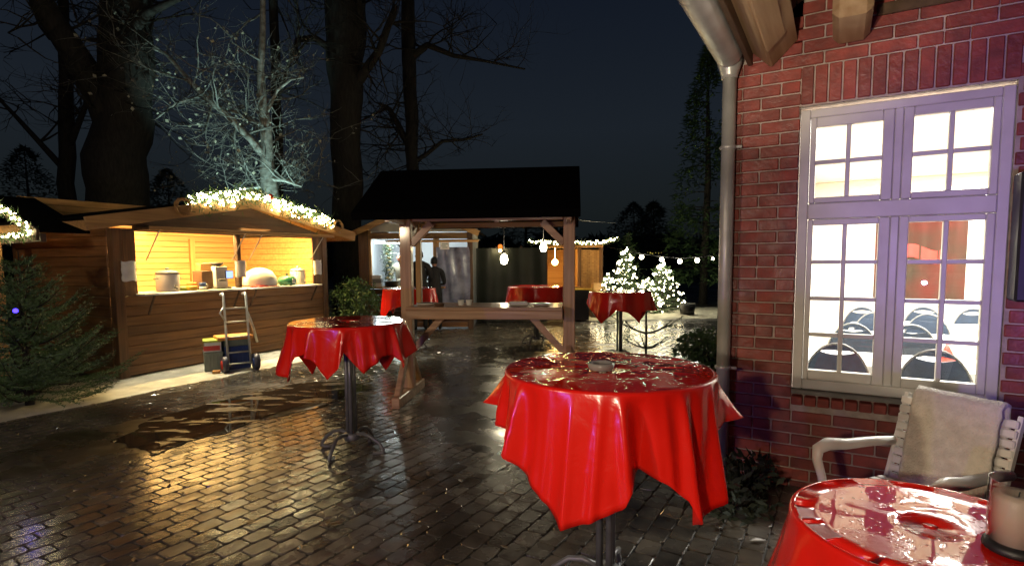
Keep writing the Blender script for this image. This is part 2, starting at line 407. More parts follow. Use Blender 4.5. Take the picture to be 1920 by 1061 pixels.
# courtyard paving: rows of worn pavers bedded in dark grit
pv = MB(); pv.box(-9, 9, -3, 15.5, -.3, -.0075, .01)
paving = pv.build('pavement', M['joint'], kind='structure')
PD = Vector((.513, .858, 0)); PN = Vector((-.858, .513, 0))
PL, PW = .168, .126
prot = math.atan2(PD.y, PD.x)
variants = []
for k in range(7):
    b = MB(); rr = random.Random(k)
    def oct_(inset, z):
        a, c = PL / 2 - .0028 - inset, PW / 2 - .0028 - inset; q = rr.uniform(.010, .022)
        pts = [(a - q, -c), (a, -c + q), (a, c - q), (a - q, c), (-a + q, c), (-a, c - q), (-a, -c + q), (-a + q, -c)]
        return [(x + rr.uniform(-.0025, .0025), y + rr.uniform(-.0025, .0025), z) for x, y in pts]
    lo = oct_(0, -.03); mi = oct_(0, -.004); hi = oct_(.005, rr.uniform(-.0006, .0006)); ce = [(0, 0, rr.uniform(-.001, .0012))]
    vs = lo + mi + hi + ce; fs = []
    for i in range(8):
        j = (i + 1) % 8
        fs += [[i, j, j + 8, i + 8], [i + 8, j + 8, j + 16, i + 16], [i + 16, j + 16, 24]]
    b.add(vs, fs, False); b.sm = [False] * 8 * 3
    variants.append(b)
vmesh = [b.mesh('paver', M['paver']) for b in variants]
cells = []
for a in range(-40, 130):
    for c in range(-110, 90):
        p = PD * (a * PL + (PL / 2 if c % 2 else 0)) + PN * (c * PW)
        if p.y < 2.35 or p.y > 14.2: continue
        if abs(p.x) > .97 * p.y + .5 or p.x < -8 or p.x > 8: continue
        # inside the brick house or the hut footprint: leave out
        lx = (p.x - 1.821) * .863 + (p.y - 3.9) * -.505; ly = (p.x - 1.821) * .505 + (p.y - 3.9) * .863
        if lx > -.33 and ly > 0: continue
        hu = (p.x + 5.341) * .436 + (p.y - 7.454) * .9; hv = (p.x + 5.341) * -.9 + (p.y - 7.454) * .436
        if -.3 < hu < 4.3 and hv > -1.05: continue
        cells.append((p.length, p, c))
cells.sort(key=lambda q: q[0])
rest = MB(); npv = 0
for d_, p, c in cells:
    z = noise.noise((p.x * .9, p.y * .9, 3.3)) * .0055
    tx = noise.noise((p.x * 1.3, p.y * 1.3, 9.1)) * .010 + random.gauss(0, .007); ty = random.gauss(0, .007)
    rz = prot + random.gauss(0, .03) + noise.noise((p.x * .6, p.y * .6, 1)) * .05
    k = random.randrange(7)
    # the first 300 are those in front of the tables that show largest
    seen = not (p.x > 1.0 and p.y < 3.5) and p.x > -.93 * p.y
    if npv < 300 and seen:
        inst('paver', vmesh[k], paving, (p.x, p.y, z), (tx, ty, rz)); npv += 1
    else:
        b = variants[k]
        Mx = tr(p.x, p.y, z) @ Matrix.Rotation(rz, 4, 'Z') @ Matrix.Rotation(tx, 4, 'X') @ Matrix.Rotation(ty, 4, 'Y')
        rest.add([Vector(q) for q in b.v], b.f, False, Mx)
rest.build('paver', M['paver'], paving, kind='stuff')


def blob_sheet(name, poly, z, material, seed=0, wob=.12, thick=.004, steps=14, bumpz=0.0):
    """irregular thin sheet with a ragged edge, built as a low slab"""
    pts = []
    n = len(poly)
    for i in range(n):
        a = Vector((*poly[i], 0)); b_ = Vector((*poly[(i + 1) % n], 0))
        for k in range(steps):
            q = a.lerp(b_, k / steps)
            q += Vector((noise.noise((q.x * 3, q.y * 3, seed)), noise.noise((q.x * 3, q.y * 3, seed + 9)), 0)) * wob
            q += Vector((noise.noise((q.x * 11, q.y * 11, seed)), noise.noise((q.x * 11, q.y * 11, seed + 9)), 0)) * wob * .35
            pts.append((q.x, q.y))
    m = MB(); k = len(pts)
    m.add([(x, y, z) for x, y in pts] + [(x, y, z - thick) for x, y in pts],
          [list(range(k))] + [[i, (i + 1) % k, (i + 1) % k + k, i + k] for i in range(k)])
    return m.build(name, material, kind='structure')


# pale gritty strip in front of the hut, standing water, pale path at the back
def strip(name, a, b_, w0, w1, z, material, n=60, m_=10, seed=1, amp=.02):
    a = Vector(a); b_ = Vector(b_); d = (b_ - a); nrm = Vector((-d.y, d.x, 0)).normalized()
    g = MB()
    def P(i, j):
        p = a + d * (i / (n - 1)); t = j / (m_ - 1)
        off = w0 + (w1 - w0) * t
        if j in (0, m_ - 1): off += noise.noise((p.x * 2, p.y * 2, seed + j)) * .12
        q = p + nrm * off
        zz = z + noise.noise((q.x * 2.4, q.y * 2.4, seed)) * amp + noise.noise((q.x * 9, q.y * 9, seed)) * amp * .3
        if j in (0, m_ - 1) or i in (0, n - 1): zz = -.055
        return (q.x, q.y, zz)
    g.grid(P, n, m_)
    return g.build(name, material, kind='structure')


M['silt'] = mat('silt', (.055, .043, .027), (.030, .024, .016), .16, .42, scale=3, detail=8, bump=.12, bscale=14)
def silt_sheet(cx, cy, rx, ry, rot, seed, lift):
    # low swell of fine silt: where it dips under the paver tops the joints show again
    g = MB(); n, m_ = 110, 110; ca_, sa_ = math.cos(rot), math.sin(rot)
    def P(i, j):
        u_, v_ = -1.3 + 2.6 * i / (n - 1), -1.3 + 2.6 * j / (m_ - 1)
        x, y = cx + u_ * rx * ca_ - v_ * ry * sa_, cy + u_ * rx * sa_ + v_ * ry * ca_
        d = math.hypot(u_, v_)
        z = lift - .020 * max(0, d - .55) + .0075 * noise.noise((x * .9, y * .9, seed)) + .004 * noise.noise((x * 3.1, y * 3.1, seed))
        return (x, y, max(z, -.02))
    g.grid(P, n, m_); g.build('silt', M['silt'], kind='structure')
silt_sheet(-.15, 6.6, 1.0, 2.6, .08, 31, .0045)
silt_sheet(-3.6, 4.7, .9, 1.6, -.4, 33, .0005)
lfz = MB(); rg = random.Random(91)
for i in range(170):
    y = 2.5 + 8 * rg.random() ** 1.5; x = rg.uniform(-.85, .5) * y
    a = rg.uniform(0, 6.28); l_ = rg.uniform(.02, .05); w_ = l_ * .4; ca_, sa_ = math.cos(a), math.sin(a); z = .012
    o_ = len(lfz.v); cu = rg.uniform(.0, .012)
    lfz.v += [(x - ca_ * l_, y - sa_ * l_, z), (x - sa_ * w_, y + ca_ * w_, z + cu), (x + ca_ * l_, y + sa_ * l_, z + cu * .5), (x + sa_ * w_, y - ca_ * w_, z + cu)]; lfz.f.append([o_, o_ + 1, o_ + 2, o_ + 3]); lfz.sm.append(False); lfz.mi.append(0)
o = lfz.build('fallen_leaves', mat('fallen_leaf', (.16, .10, .04), (.06, .04, .02), .35, scale=9)); tag(o, 'wet brown leaves scattered over the courtyard paving', 'fallen leaves', kind='stuff')
strip('gravel_strip', (-6.4, 5.4, 0), (-3.1, 11.6, 0), -1.15, .5, .012, M['gravel'], n=90, m_=14, seed=4)
blob_sheet('puddle', [(-2.98, 4.5), (-2.62, 5.35), (-2.05, 6.05), (-1.75, 6.9), (-2.3, 7.45), (-2.75, 7.2), (-3.2, 6.55), (-3.7, 5.6), (-3.6, 4.9)], .0075, M['puddle'], 2)
0 and blob_sheet('puddle', [(-1.35, 2.6), (-.95, 2.55), (-.55, 2.8), (-.62, 3.2), (-1.0, 3.1)], .0065, M['puddle'], 5, wob=.1)
blob_sheet('puddle', [(.35, 7.2), (.62, 6.9), (1.0, 7.4), (.9, 8.3), (.45, 8.0)], .0075, M['puddle'], 6, wob=.12)
strip('gravel_path', (1.6, 15.9, 0), (9.5, 16.6, 0), -1.6, 1.9, .02, M['gravel'], n=60, m_=12, seed=8, amp=.04)


# ================================================================== BRICK HOUSE
HO = Vector((1.821, 3.9, 0)); HR = R(-30.335)
house = thing('brick_house', 'red brick house with white lattice window, zinc gutter and heavy eave timbers', 'house', HO, HR)
rng = random.Random(11)
w = MB()
WX0, WX1, WZ0, WZ1 = .150, 1.262, .655, 2.612
w.box(-.325, WX0, .008, .30, -.1, 3.02, .001); w.box(WX1, 3.4, .008, .30, -.1, 3.9, .001)
w.box(WX0, WX1, .0085, .30, -.1, WZ0, .001); w.box(WX0, WX1, .0085, .30, WZ1, 3.35, .001)
w.box(-.324, -.06, .305, 7.4, -.1, 3.0, .001)
w.box(WX1 + .4, 3.39, .009, .299, 3.89, 5.0, .001)
w.build('wall', M['mortar'], house)
HB = .0833; Z0 = .0427
bx_cache = {}
def brick(L, x, z, far):
    L = round(L, 2)
    if L < .035: return
    if far:
        farb.box(x, x + L, -.006 + rng.uniform(-.002, .002), .06, z, z + .073, .004); return
    if L not in bx_cache:
        bx_cache[L] = MB().box(0, L, 0, .07, 0, .073, .005).mesh('brick', M['brick'])
    inst('brick', bx_cache[L], house, (x, -.004 + rng.uniform(-.0025, .0025), z), (rng.gauss(0, .004), 0, rng.gauss(0, .003)))
farb = MB()
for row in range(0, 46):
    z = Z0 + HB * row - HB
    if z > 3.75: break
    jt = .03 if row % 2 else -.095
    ivs = []
    top = z + .073
    if z < .60 - .02 and top < .61: ivs = [(-.33, 2.6)]
    elif top > 2.63 and z < 2.87: ivs = [(-.33, .148), (1.264, 2.6)]
    elif z >= 2.87: ivs = [(-.33, 2.6)]
    else: ivs = [(-.33, WX0 - .004), (WX1 + .004, 2.6)]
    if z >= 2.9: ivs = [(max(-.33, (z - 3.1) * 1.35), 2.6)]
    for a, b_ in ivs:
        k = math.floor((a - jt) / .25) - 1
        while True:
            x0 = jt + .25 * k; x1 = x0 + .25
            k += 1
            if x0 > b_: break
            p, q = max(a, x0 + .005), min(b_, x1 - .005)
            if q - p > .03:
                # header pair now and then, as in the photo beside the window
                if row % 2 and rng.random() < .3 and q - p > .2:
                    brick(.115, p, z, p > 1.62); brick(q - p - .125, p + .125, z, p > 1.62)
                else: brick(q - p, p, z, p > 1.62)
for k in range(14):
    x = .153 + k * .0805
    if 'sold' not in bx_cache: bx_cache['sold'] = MB().box(0, .0705, 0, .07, 0, .243, .005).mesh('brick', M['brick'])
    inst('brick', bx_cache['sold'], house, (x, -.004 + rng.uniform(-.002, .002), 2.622))
for k in range(14):
    x = .153 + k * .0805
    if 'sill' not in bx_cache: bx_cache['sill'] = MB().box(0, .071, -.035, .12, 0, .062, .006).mesh('brick', M['brick'])
    inst('brick', bx_cache['sill'], house, (x, 0, .588), (R(9), 0, 0))
farb.build('brick', M['brick'], house, kind='stuff')
# rough return wall edge and the pale sill slips under the window
sl = MB(); sl.box(.155, .30, -.055, -.01, .652, .660, .002, None)
MB().box(.150, 1.262, -.03, .06, .6605, .690, .004).build('window_sill', M['ash'], house)
# window: outer frame, mullion and transom, four sashes with bars and panes
win = MB(); FY0, FY1 = .012, .085
win.box(.155, .213, FY0, FY1, .6935, 2.585, .005); win.box(1.199, 1.257, FY0, FY1, .6935, 2.585, .005)
win.box(.2135, 1.1985, FY0 + .001, FY1, 2.53, 2.584, .005); win.box(.2135, 1.1985, FY0 + .001, FY1, .694, .762, .005)
win.box(.2135, 1.1985, FY0 - .012, FY1, 1.858, 1.962, .006)
win.box(.683, .727, FY0 - .003, FY1, .7625, 1.857, .005); win.box(.683, .727, FY0 - .003, FY1, 1.9625, 2.5295, .005)
wobj = win.build('window', M['white'], house)
def sash(x0, x1, z0, z1, px0, px1, pz0, pz1, rows):
    s_ = MB(); y0, y1 = FY0 - .006, FY1 - .02
    s_.box(x0, px0, y0, y1, z0, z1, .005); s_.box(px1, x1, y0, y1, z0, z1, .005)
    s_.box(px0 + .0005, px1 - .0005, y0 + .0005, y1, z0, pz0, .005); s_.box(px0 + .0005, px1 - .0005, y0 + .0005, y1, pz1, z1, .005)
    s_.build('sash', M['white'], wobj)
    bm_ = MB(); mid = (px0 + px1) / 2; hb = .0135
    bm_.box(mid - hb, mid + hb, y0 + .004, y1 - .004, pz0, pz1, .004)
    ph = (pz1 - pz0) / rows
    for r_ in range(1, rows):
        for c_ in (0, 1):
            xa, xb = (px0, mid - hb - .0005) if c_ == 0 else (mid + hb + .0005, px1)
            bm_.box(xa, xb, y0 + .005, y1 - .005, pz0 + r_ * ph - hb, pz0 + r_ * ph + hb, .004)
    bm_.build('glazing_bars', M['white'], wobj)
    for r_ in range(rows):
        for c_ in (0, 1):
            xa, xb = (px0, mid) if c_ == 0 else (mid, px1)
            g_ = MB().box(xa + .002, xb - .002, y0 + .028, y0 + .032, pz0 + r_ * ph + .002, pz0 + (r_ + 1) * ph - .002, .0004)
            g_.build('pane', M['glass'], wobj)
sash(.216, .681, 1.965, 2.528, .250, .622, 2.002, 2.465, 2)
sash(.729, 1.197, 1.965, 2.528, .782, 1.158, 2.004, 2.472, 2)
sash(.216, .681, .764, 1.855, .248, .620, .830, 1.816, 4)
sash(.729, 1.197, .764, 1.855, .779, 1.155, .824, 1.818, 4)
# the lit hall behind the window
rmm = MB()
rmm.box(-.05, 6.5, 7.0, 7.1, 0, 2.9, .001); rmm.box(-.055, -.02, .31, 6.99, 0, 2.9, .001); rmm.box(6.5, 6.6, .31, 6.99, 0, 2.9, .001)
rmm.box(-.015, WX0 - .03, .305, .33, 0, 2.9, .001); rmm.box(WX1 + .03, 6.49, .305, .33, 0, 2.9, .001)
rmm.box(WX0 - .029, WX1 + .029, .306, .329, 0, .62, .001); rmm.box(WX0 - .029, WX1 + .029, .306, .329, 2.63, 2.9, .001)
rmm.build('inner_wall', M['plaster'], house)
MB().box(-.05, 6.6, .31, 7.1, 2.905, 2.98, .001).build('ceiling', M['plaster'], house)
MB().box(-.05, 6.6, .31, 7.1, -.06, -.002, .001).build('floor_boards', M['pine_x'], house)
# gutter, downpipe, roof
gt = MB()
def gp(i, j):
    a = PI * (1 + j / 14); y = -2.4 + i * .13; r_ = .092
    return (-.285 + r_ * math.cos(a), y, 2.985 + r_ * math.sin(a))
gt.grid(gp, 18, 15)
for y in (-2.0, -1.25, -.55):
    gt.grid(lambda i, j, y=y: (-.285 + .095 * math.cos(PI * (1 + j / 14)), y + i * .02, 2.985 + .096 * math.sin(PI * (1 + j / 14))), 2, 15)
gt.tube([(-.38, -2.4, 2.985), (-.38, -.19, 2.985)], .010, 6); gt.tube([(-.19, -2.4, 2.985), (-.19, -.19, 2.985)], .008, 6)
gt.add([(-.285 + .092 * math.cos(PI * (1 + j / 14)), -.19, 2.985 + .092 * math.sin(PI * (1 + j / 14))) for j in range(15)], [list(range(15))])
gt.lathe([(.088, 2.90), (.075, 2.86), (.056, 2.80), (.052, 2.78)], 16, tr(-.290, -.10, .06))
gut = gt.build('gutter', M['zinc'], house)
dp = MB(); dp.tube([(-.290, -.09, 2.86), (-.290, -.085, 1.8), (-.290, -.085, .02)], .047, 16)
dp.lathe([(.0505, 0), (.0505, .05)], 16, tr(-.290, -.086, .56))
dpo = dp.build('downpipe', M['zinc'], house)
for z in (2.36, .80):
    c_ = MB(); c_.lathe([(.052, 0), (.055, .006), (.055, .022), (.052, .028)], 16, tr(-.290, -.086, z))
    c_.beam((-.246, -.086, z + .014), (-.20, -.075, z + .014), .012, .02); c_.beam((-.33, -.086, z + .014), (-.35, -.08, z + .014), .012, .02)
    c_.build('pipe_clip', M['zinc'], dpo)
rf = MB(); rf.box(0, 4.6, -2.6, 7.6, 0, .10, .01, tr(-.30, 0, 3.07) @ rm('Y', R(-36)))
rf.build('roof', M['felt'], house)
for k in range(26):
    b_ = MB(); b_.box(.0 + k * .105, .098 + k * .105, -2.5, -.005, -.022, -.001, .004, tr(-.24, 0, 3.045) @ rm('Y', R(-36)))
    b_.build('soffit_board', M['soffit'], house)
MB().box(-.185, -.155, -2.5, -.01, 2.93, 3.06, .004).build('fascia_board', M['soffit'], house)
# foot beam set on its edge, a moulded slat and the square beam end beside it
bmq = MB(); Md = tr(-.035, 0, 3.055) @ rm('Y', R(45))
bmq.box(-.115, .115, -2.3, -.006, -.115, .115, .012, Md); bmq.build('eave_beam', M['beamwood'], house)
MB().box(.119, .140, -2.3, -.40, -.115, .02, .004, Md).build('eave_slat', M['beamwood'], house)
MB().box(-.142, -.119, -2.3, -.20, -.10, .03, .004, Md).build('eave_slat', M['beamwood'], house)
MB().box(.325, .528, -.52, -.006, 2.965, 3.20, .035).build('beam_end', M['beamwood'], house)
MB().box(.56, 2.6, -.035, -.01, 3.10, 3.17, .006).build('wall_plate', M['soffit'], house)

# black box hung on the bricks right of the window
bb = MB(); bb.box(1.262, 1.70, -.19, -.012, 1.345, 2.07, .012); bb.box(1.30, 1.66, -.20, -.191, 1.40, 2.02, .01)
o = bb.build('wall_cabinet', M['black']); tag(o, 'tall black box hung on the brick wall at the right side of the window', 'wall box', loc=HO, rotz=HR)

def HL(x, y, z=0):
    c, s_ = math.cos(HR), math.sin(HR); return Vector((HO.x + x * c - y * s_, HO.y + x * s_ + y * c, z))

lamp('hall_lamp', 'AREA', HL(1.6, 2.2, 2.86), 430, (1.0, .98, .89), aim=HL(1.6, 2.2, 0), shape='RECTANGLE', size=1.6, size_y=.6)
lamp('hall_lamp', 'AREA', HL(2.6, 5.2, 2.86), 430, (1.0, .98, .89), aim=HL(2.6, 5.2, 0), shape='RECTANGLE', size=1.6, size_y=.6)

# furniture in the hall
def hall_chair(label, p, rot):
    t = thing('banquet_chair', label, 'chair', p, rot, 'navy chairs in the hall')
    b_ = MB()
    def arch(w_, h0, h1, n=14): return [(w_ * math.cos(PI * k / n), h0 + (h1 - h0) * math.sin(PI * k / n)) for k in range(n + 1)]
    n = 28; xs = [-.214 + .428 * k / n for k in range(n + 1)]
    ah = lambda x: .60 + .335 * math.sqrt(max(0, 1 - (x / .216) ** 2))
    for k in range(n):
        xa, xb = xs[k], xs[k + 1]
        def slot(x): return .022 * max(0, 1 - (x / .12) ** 2)
        za, zb = ah(xa), ah(xb); m_ = .882
        if abs((xa + xb) / 2) < .12:
            b_.prism([(xa, .5), (xb, .5), (xb, m_ - slot(xb)), (xa, m_ - slot(xa))], -.018, .018)
            b_.prism([(xa, m_ + slot(xa)), (xb, m_ + slot(xb)), (xb, zb), (xa, za)], -.018, .018)
        else: b_.prism([(xa, .5), (xb, .5), (xb, zb), (xa, za)], -.018, .018)
    b_.build('backrest', M['navy'], t, fix=True)
    f_ = MB(); f_.tube([(.225, 0, .02), (.225, 0, .62)] + [(x, 0, z) for x, z in arch(.225, .60, .945)] + [(-.225, 0, .60), (-.225, 0, .02)], .009, 6)
    f_.build('back_frame', M['grey'], t)
    s_ = MB(); s_.box(-.22, .22, .02, .44, .42, .48, .02); s_.build('seat', M['navy'], t)
    for sx_ in (-1, 1):
        MB().tube([(.2 * sx_, .42, .42), (.21 * sx_, .44, .0)], .011, 6).build('leg', M['chrome'], t)
    return t
cpos = [((2.48, 4.193), 'navy round-backed chair nearest the left half of the house window'),
        ((2.985, 3.868), 'navy round-backed chair nearest the right half of the house window'),
        ((3.406, 5.503), 'navy chair in the second row, behind the left half of the window'),
        ((3.873, 5.337), 'navy chair in the second row, behind the right half of the window'),
        ((4.315, 6.569), 'navy chair in the third row, seen above the second row chair on the left'),
        ((4.777, 6.339), 'navy chair in the third row, behind the right half of the window'),
        ((4.627, 7.296), 'navy chair farthest back behind the left half of the window'),
        ((5.396, 7.232), 'navy chair farthest back behind the right half of the window'),
        ((5.812, 6.959), 'square navy chair back standing alone by the far right window edge')]
c0 = hall_chair(cpos[0][1], (*cpos[0][0], 0), HR + .05)
for k, (p, lb) in enumerate(cpos[1:]): dup(c0, (*p, 0), HR + (-.06, .1, -.05, .12, 0, .08, -.1, .25)[k], lb)
def hall_table(label, x, y, L):
    p = HL(x, y); t = thing('dining_table', label, 'table', p, HR, 'white covered tables in the hall')
    n = 44
    g = MB()
    per = [(-L / 2, -.36), (L / 2, -.36), (L / 2, .36), (-L / 2, .36)]
    ring = []
    for i in range(4):
        for k in range(n): ring.append((per[i][0] + (per[(i + 1) % 4][0] - per[i][0]) * k / n, per[i][1] + (per[(i + 1) % 4][1] - per[i][1]) * k / n))
    def P(i, j):
        x_, y_ = ring[j]; f_ = 1 + (.05 * i * math.sin(j * .9) if i else 0) * .5
        return (x_ * (1 + .02 * i), y_ * f_, .75 - (.0, .02, .36)[i])
    g.grid(P, 3, len(ring), closed=True); g.add([(x_, y_, .75) for x_, y_ in ring], [list(range(len(ring)))])
    g.build('table_cover', M['linen'], t)
    for sx_ in (-1, 1):
        for sy_ in (-1, 1):
            MB().box(sx_ * (L / 2 - .08) - .02, sx_ * (L / 2 - .08) + .02, sy_ * .28 - .02, sy_ * .28 + .02, 0, .74).build('leg', M['chrome'], t)
    return t
hall_table('white covered table just inside the house window', 1.0, 1.20, 2.3)
hall_table('white covered table in the middle of the hall', 1.4, 2.95, 2.8)
hall_table('white covered table at the far end of the hall', 2.2, 4.35, 3.2)
for k, (x, y) in enumerate(((.92, 2.9), (1.18, 1.25))):
    nb = MB(); nb.lathe([(.07, 0), (.05, .06), (.004, .16)], 10); o = nb.build('folded_napkin', M['redp'])
    tag(o, ('folded red napkin standing on the middle hall table', 'folded red napkin standing on the table just inside the window')[k], 'napkin', 'red napkins', loc=HL(x, y, .751))
# hanging cloth in reds and browns on the far wall, and a pale curtain
def hangmat():
    m = mat('red_hanging', (.085, .008, .002), (.032, .018, .007), .8, scale=2.4, detail=6)
    return m
MBh = MB()
MBh.grid(lambda i, j: (.85 + j * .0502, 4.97 + .012 * math.sin(j * 1.7), 1.03 + i * .125), 11, 21)
o = MBh.build('wall_hanging', hangmat()); tag(o, 'red and brown wall hanging seen through the right half of the window', 'wall hanging', loc=HO, rotz=HR)
sb = MB(); sb.grid(lambda i, j: (1.10 + j * .033, 4.955 + .008 * math.sin(j), 1.55 + i * .045 + .05 * math.sin(j * .35)), 5, 17)
sb.build('sash_cloth', M['redp'], o)
pn = MB(); pn.box(.80, 2.15, 4.99, 5.03, .0, 2.5, .004); o = pn.build('partition', M['plaster']); tag(o, 'white partition board carrying the red wall hanging in the hall', 'partition', loc=HO, rotz=HR)
ct = MB(); ct.grid(lambda i, j: (.02 + .012 * math.sin(j * 1.1), .9 + j * .035, .3 + i * .5), 6, 40); o = ct.build('curtain', M['curtain'])
tag(o, 'pale pleated curtain on the left wall of the lit hall', 'curtain', loc=HO, rotz=HR)

# ================================================================== FIR MAKER
def fir(name, label, loc, H, Rr, seed, needle, dens=1.0, group=None, cat='fir tree', trunk_r=.03, skip=0.0, whorl=None):
    rg = random.Random(seed); t = thing(name, label, cat, loc, rg.uniform(0, 6), group)
    k = MB(); k.tube([(0, 0, -.03), (0, 0, H * .5), (0, 0, H)], [trunk_r, trunk_r * .6, .004], 7)
    fo = MB()
    nb = whorl or int(11 + H * 5)
    for i in range(nb):
        f_ = i / nb; z = H * (.05 + .90 * f_)
        L = Rr * (1 - f_) ** .85 * rg.uniform(.85, 1.1) + .05
        for j in range(rg.randint(5, 7)):
            a = rg.uniform(0, 2 * PI); rise = rg.uniform(-.05, .35) + f_ * .5
            Lb = L * rg.uniform(.7, 1.08)
            if rg.random() < skip: continue
            d = Vector((math.cos(a), math.sin(a), rise)).normalized()
            pts = [Vector((0, 0, z)) + d * Lb * q + Vector((0, 0, -.10 * Lb * q * (1 - q) * 4 + .06 * Lb * q * q)) for q in (0, .33, .66, 1)]
            k.tube(pts, [.012, .009, .006, .002], 4, cap=False)
            side = d.cross(Vector((0, 0, 1))).normalized()
            nt_ = max(3, int(Lb * 13 * dens))
            for s_ in range(nt_ + 1):
                q = .12 + .88 * s_ / nt_; b0 = pts[0].lerp(pts[3], q) + Vector((0, 0, -.10 * Lb * q * (1 - q) * 4 + .06 * Lb * q * q))
                for sg in ((-1, 1) if s_ < nt_ else (0,)):
                    tl = Lb * (1 - q) * .55 + .06
                    td = (d * .8 + side * sg * .75 + Vector((0, 0, rg.uniform(-.12, .12)))).normalized()
                    nn = max(4, int(tl * 70 * dens))
                    for n_ in range(nn):
                        u_ = n_ / nn; c_ = b0 + td * tl * u_
                        ln = rg.uniform(.022, .042) * (1.35 if dens < .8 else 1); 
                        rd = Vector((rg.gauss(0, 1), rg.gauss(0, 1), rg.gauss(.25, .8))).normalized()
                        e_ = c_ + (td * .55 + rd * .8).normalized() * ln
                        pr = td.cross(rd).normalized() * (.005 if dens >= .8 else .006)
                        o_ = len(fo.v); fo.v += [tuple(c_ - pr), tuple(c_ + pr), tuple(e_)]
                        fo.f.append([o_, o_ + 1, o_ + 2]); fo.sm.append(False); fo.mi.append(0)
    k.build('trunk', M['bark'], t); fo.build('crown', needle, t)
    return t


def bush(name, label, loc, rx, ry, rz_, n, seed, material, leaf=.05, group=None, cat='bush'):
    rg = random.Random(seed); t = thing(name, label, cat, loc, 0, group)
    st = MB(); fo = MB()
    for i in range(14):
        a = rg.uniform(0, 6.28); q = rg.uniform(.3, .9)
        st.tube([(0, 0, 0), (rx * q * .5 * math.cos(a), ry * q * .5 * math.sin(a), rz_ * .9), (rx * q * math.cos(a), ry * q * math.sin(a), rz_ * rg.uniform(1.0, 1.8))], [.012, .008, .003], 4)
    for i in range(n):
        while True:
            p = Vector((rg.uniform(-1, 1), rg.uniform(-1, 1), rg.uniform(-1, 1)))
            if .25 < p.length < 1: break
        cl = noise.noise(p * 2.3 + Vector((seed, 0, 0)))
        if cl < -.12: continue
        p = Vector((p.x * rx, p.y * ry, rz_ + p.z * rz_)) * (1 + .15 * cl)
        d = Vector((rg.gauss(0, 1), rg.gauss(0, 1), rg.gauss(.1, .8))).normalized(); q = d.orthogonal().normalized() * leaf * .22
        o_ = len(fo.v); e_ = p + d * leaf * rg.uniform(.6, 1.3)
        mid = p.lerp(e_, .5)
        fo.v += [tuple(p), tuple(mid + q), tuple(e_), tuple(mid - q)]; fo.f.append([o_, o_ + 1, o_ + 2, o_ + 3]); fo.sm.append(False); fo.mi.append(0)
    st.build('stem', M['bark'], t); fo.build('foliage', material, t)
    return t


# ================================================================== MARKET HUT
KO = Vector((-5.341, 7.454, 0)); KR = math.atan2(.9, .436)
def KL(x, y, z=0):
    c, s_ = math.cos(KR), math.sin(KR); return Vector((KO.x + x * c - y * s_, KO.y + x * s_ + y * c, z))
hut = thing('market_hut', 'brown wooden market hut with gabled roof and bright orange serving hatch', 'market hut', KO, KR)
HW, HD = 3.9, 2.5
def plank(x0, x1, z, h, y, mtl, par, name='plank', jit=.003):
    key = ('pl', round(x1 - x0, 3), round(h, 3))
    if (key, mtl) not in bx_cache:
        bx_cache[key, mtl] = MB().box(0, x1 - x0, 0, .022, 0, h - .006, .005).mesh(name, M[mtl])
    inst(name, bx_cache[key, mtl], par, (x0, y + random.uniform(-jit, jit), z))
for k in range(8): plank(.13, 3.77, .04 + k * .137, .137, .012, 'wood_x', hut)
fr = MB()
for x0, x1 in ((0, .125), (3.775, 3.9)):
    p_ = MB(); p_.box(x0, x1, -.012, .11, 0, 2.06, .006); p_.build('corner_post', M['wood_z'], hut)
for x0, x1 in ((.13, .30), (3.54, 3.77)):
    p_ = MB(); p_.box(x0, x1, .0, .03, 1.137, 2.06, .005); p_.build('jamb_board', M['wood_z'], hut)
p_ = MB(); p_.box(1.90, 1.97, .0, .09, 1.17, 2.03, .005); p_.build('hatch_post', M['dark_x'], hut)
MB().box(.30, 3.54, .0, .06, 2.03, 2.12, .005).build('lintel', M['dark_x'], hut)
for k in range(4):
    z = 2.122 + k * .105; dx = (z + .09 - 2.08) / .48 * 1.95 - .10
    if 1.95 - dx < .12: break
    g = MB(); z1 = z + .099
    xa = max(.0, (z - 2.07) / .47 * 1.95 - .0); xb = max(.0, (z1 - 2.07) / .47 * 1.95)
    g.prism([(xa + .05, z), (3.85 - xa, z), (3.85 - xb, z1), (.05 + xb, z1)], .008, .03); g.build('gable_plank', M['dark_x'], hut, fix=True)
MB().box(.13, 3.77, .040, .055, .04, 1.137, .003).build('front_light_block', M['dark_x'], hut)  # added unseen behind the planks to block hut light leaking out
MB().prism([(.06, 2.10), (3.84, 2.10), (1.95, 2.565)], .036, .045).build('gable_light_block', M['dark_x'], hut, fix=True)  # added hidden panel, stops inside light showing through gable gaps
for x_ in (.022, HW - .037): MB().box(x_, x_ + .012, .115, HD - .02, .04, 2.09, .002).build('side_light_block', M['dark_x'], hut)  # added light block hidden behind the side planks
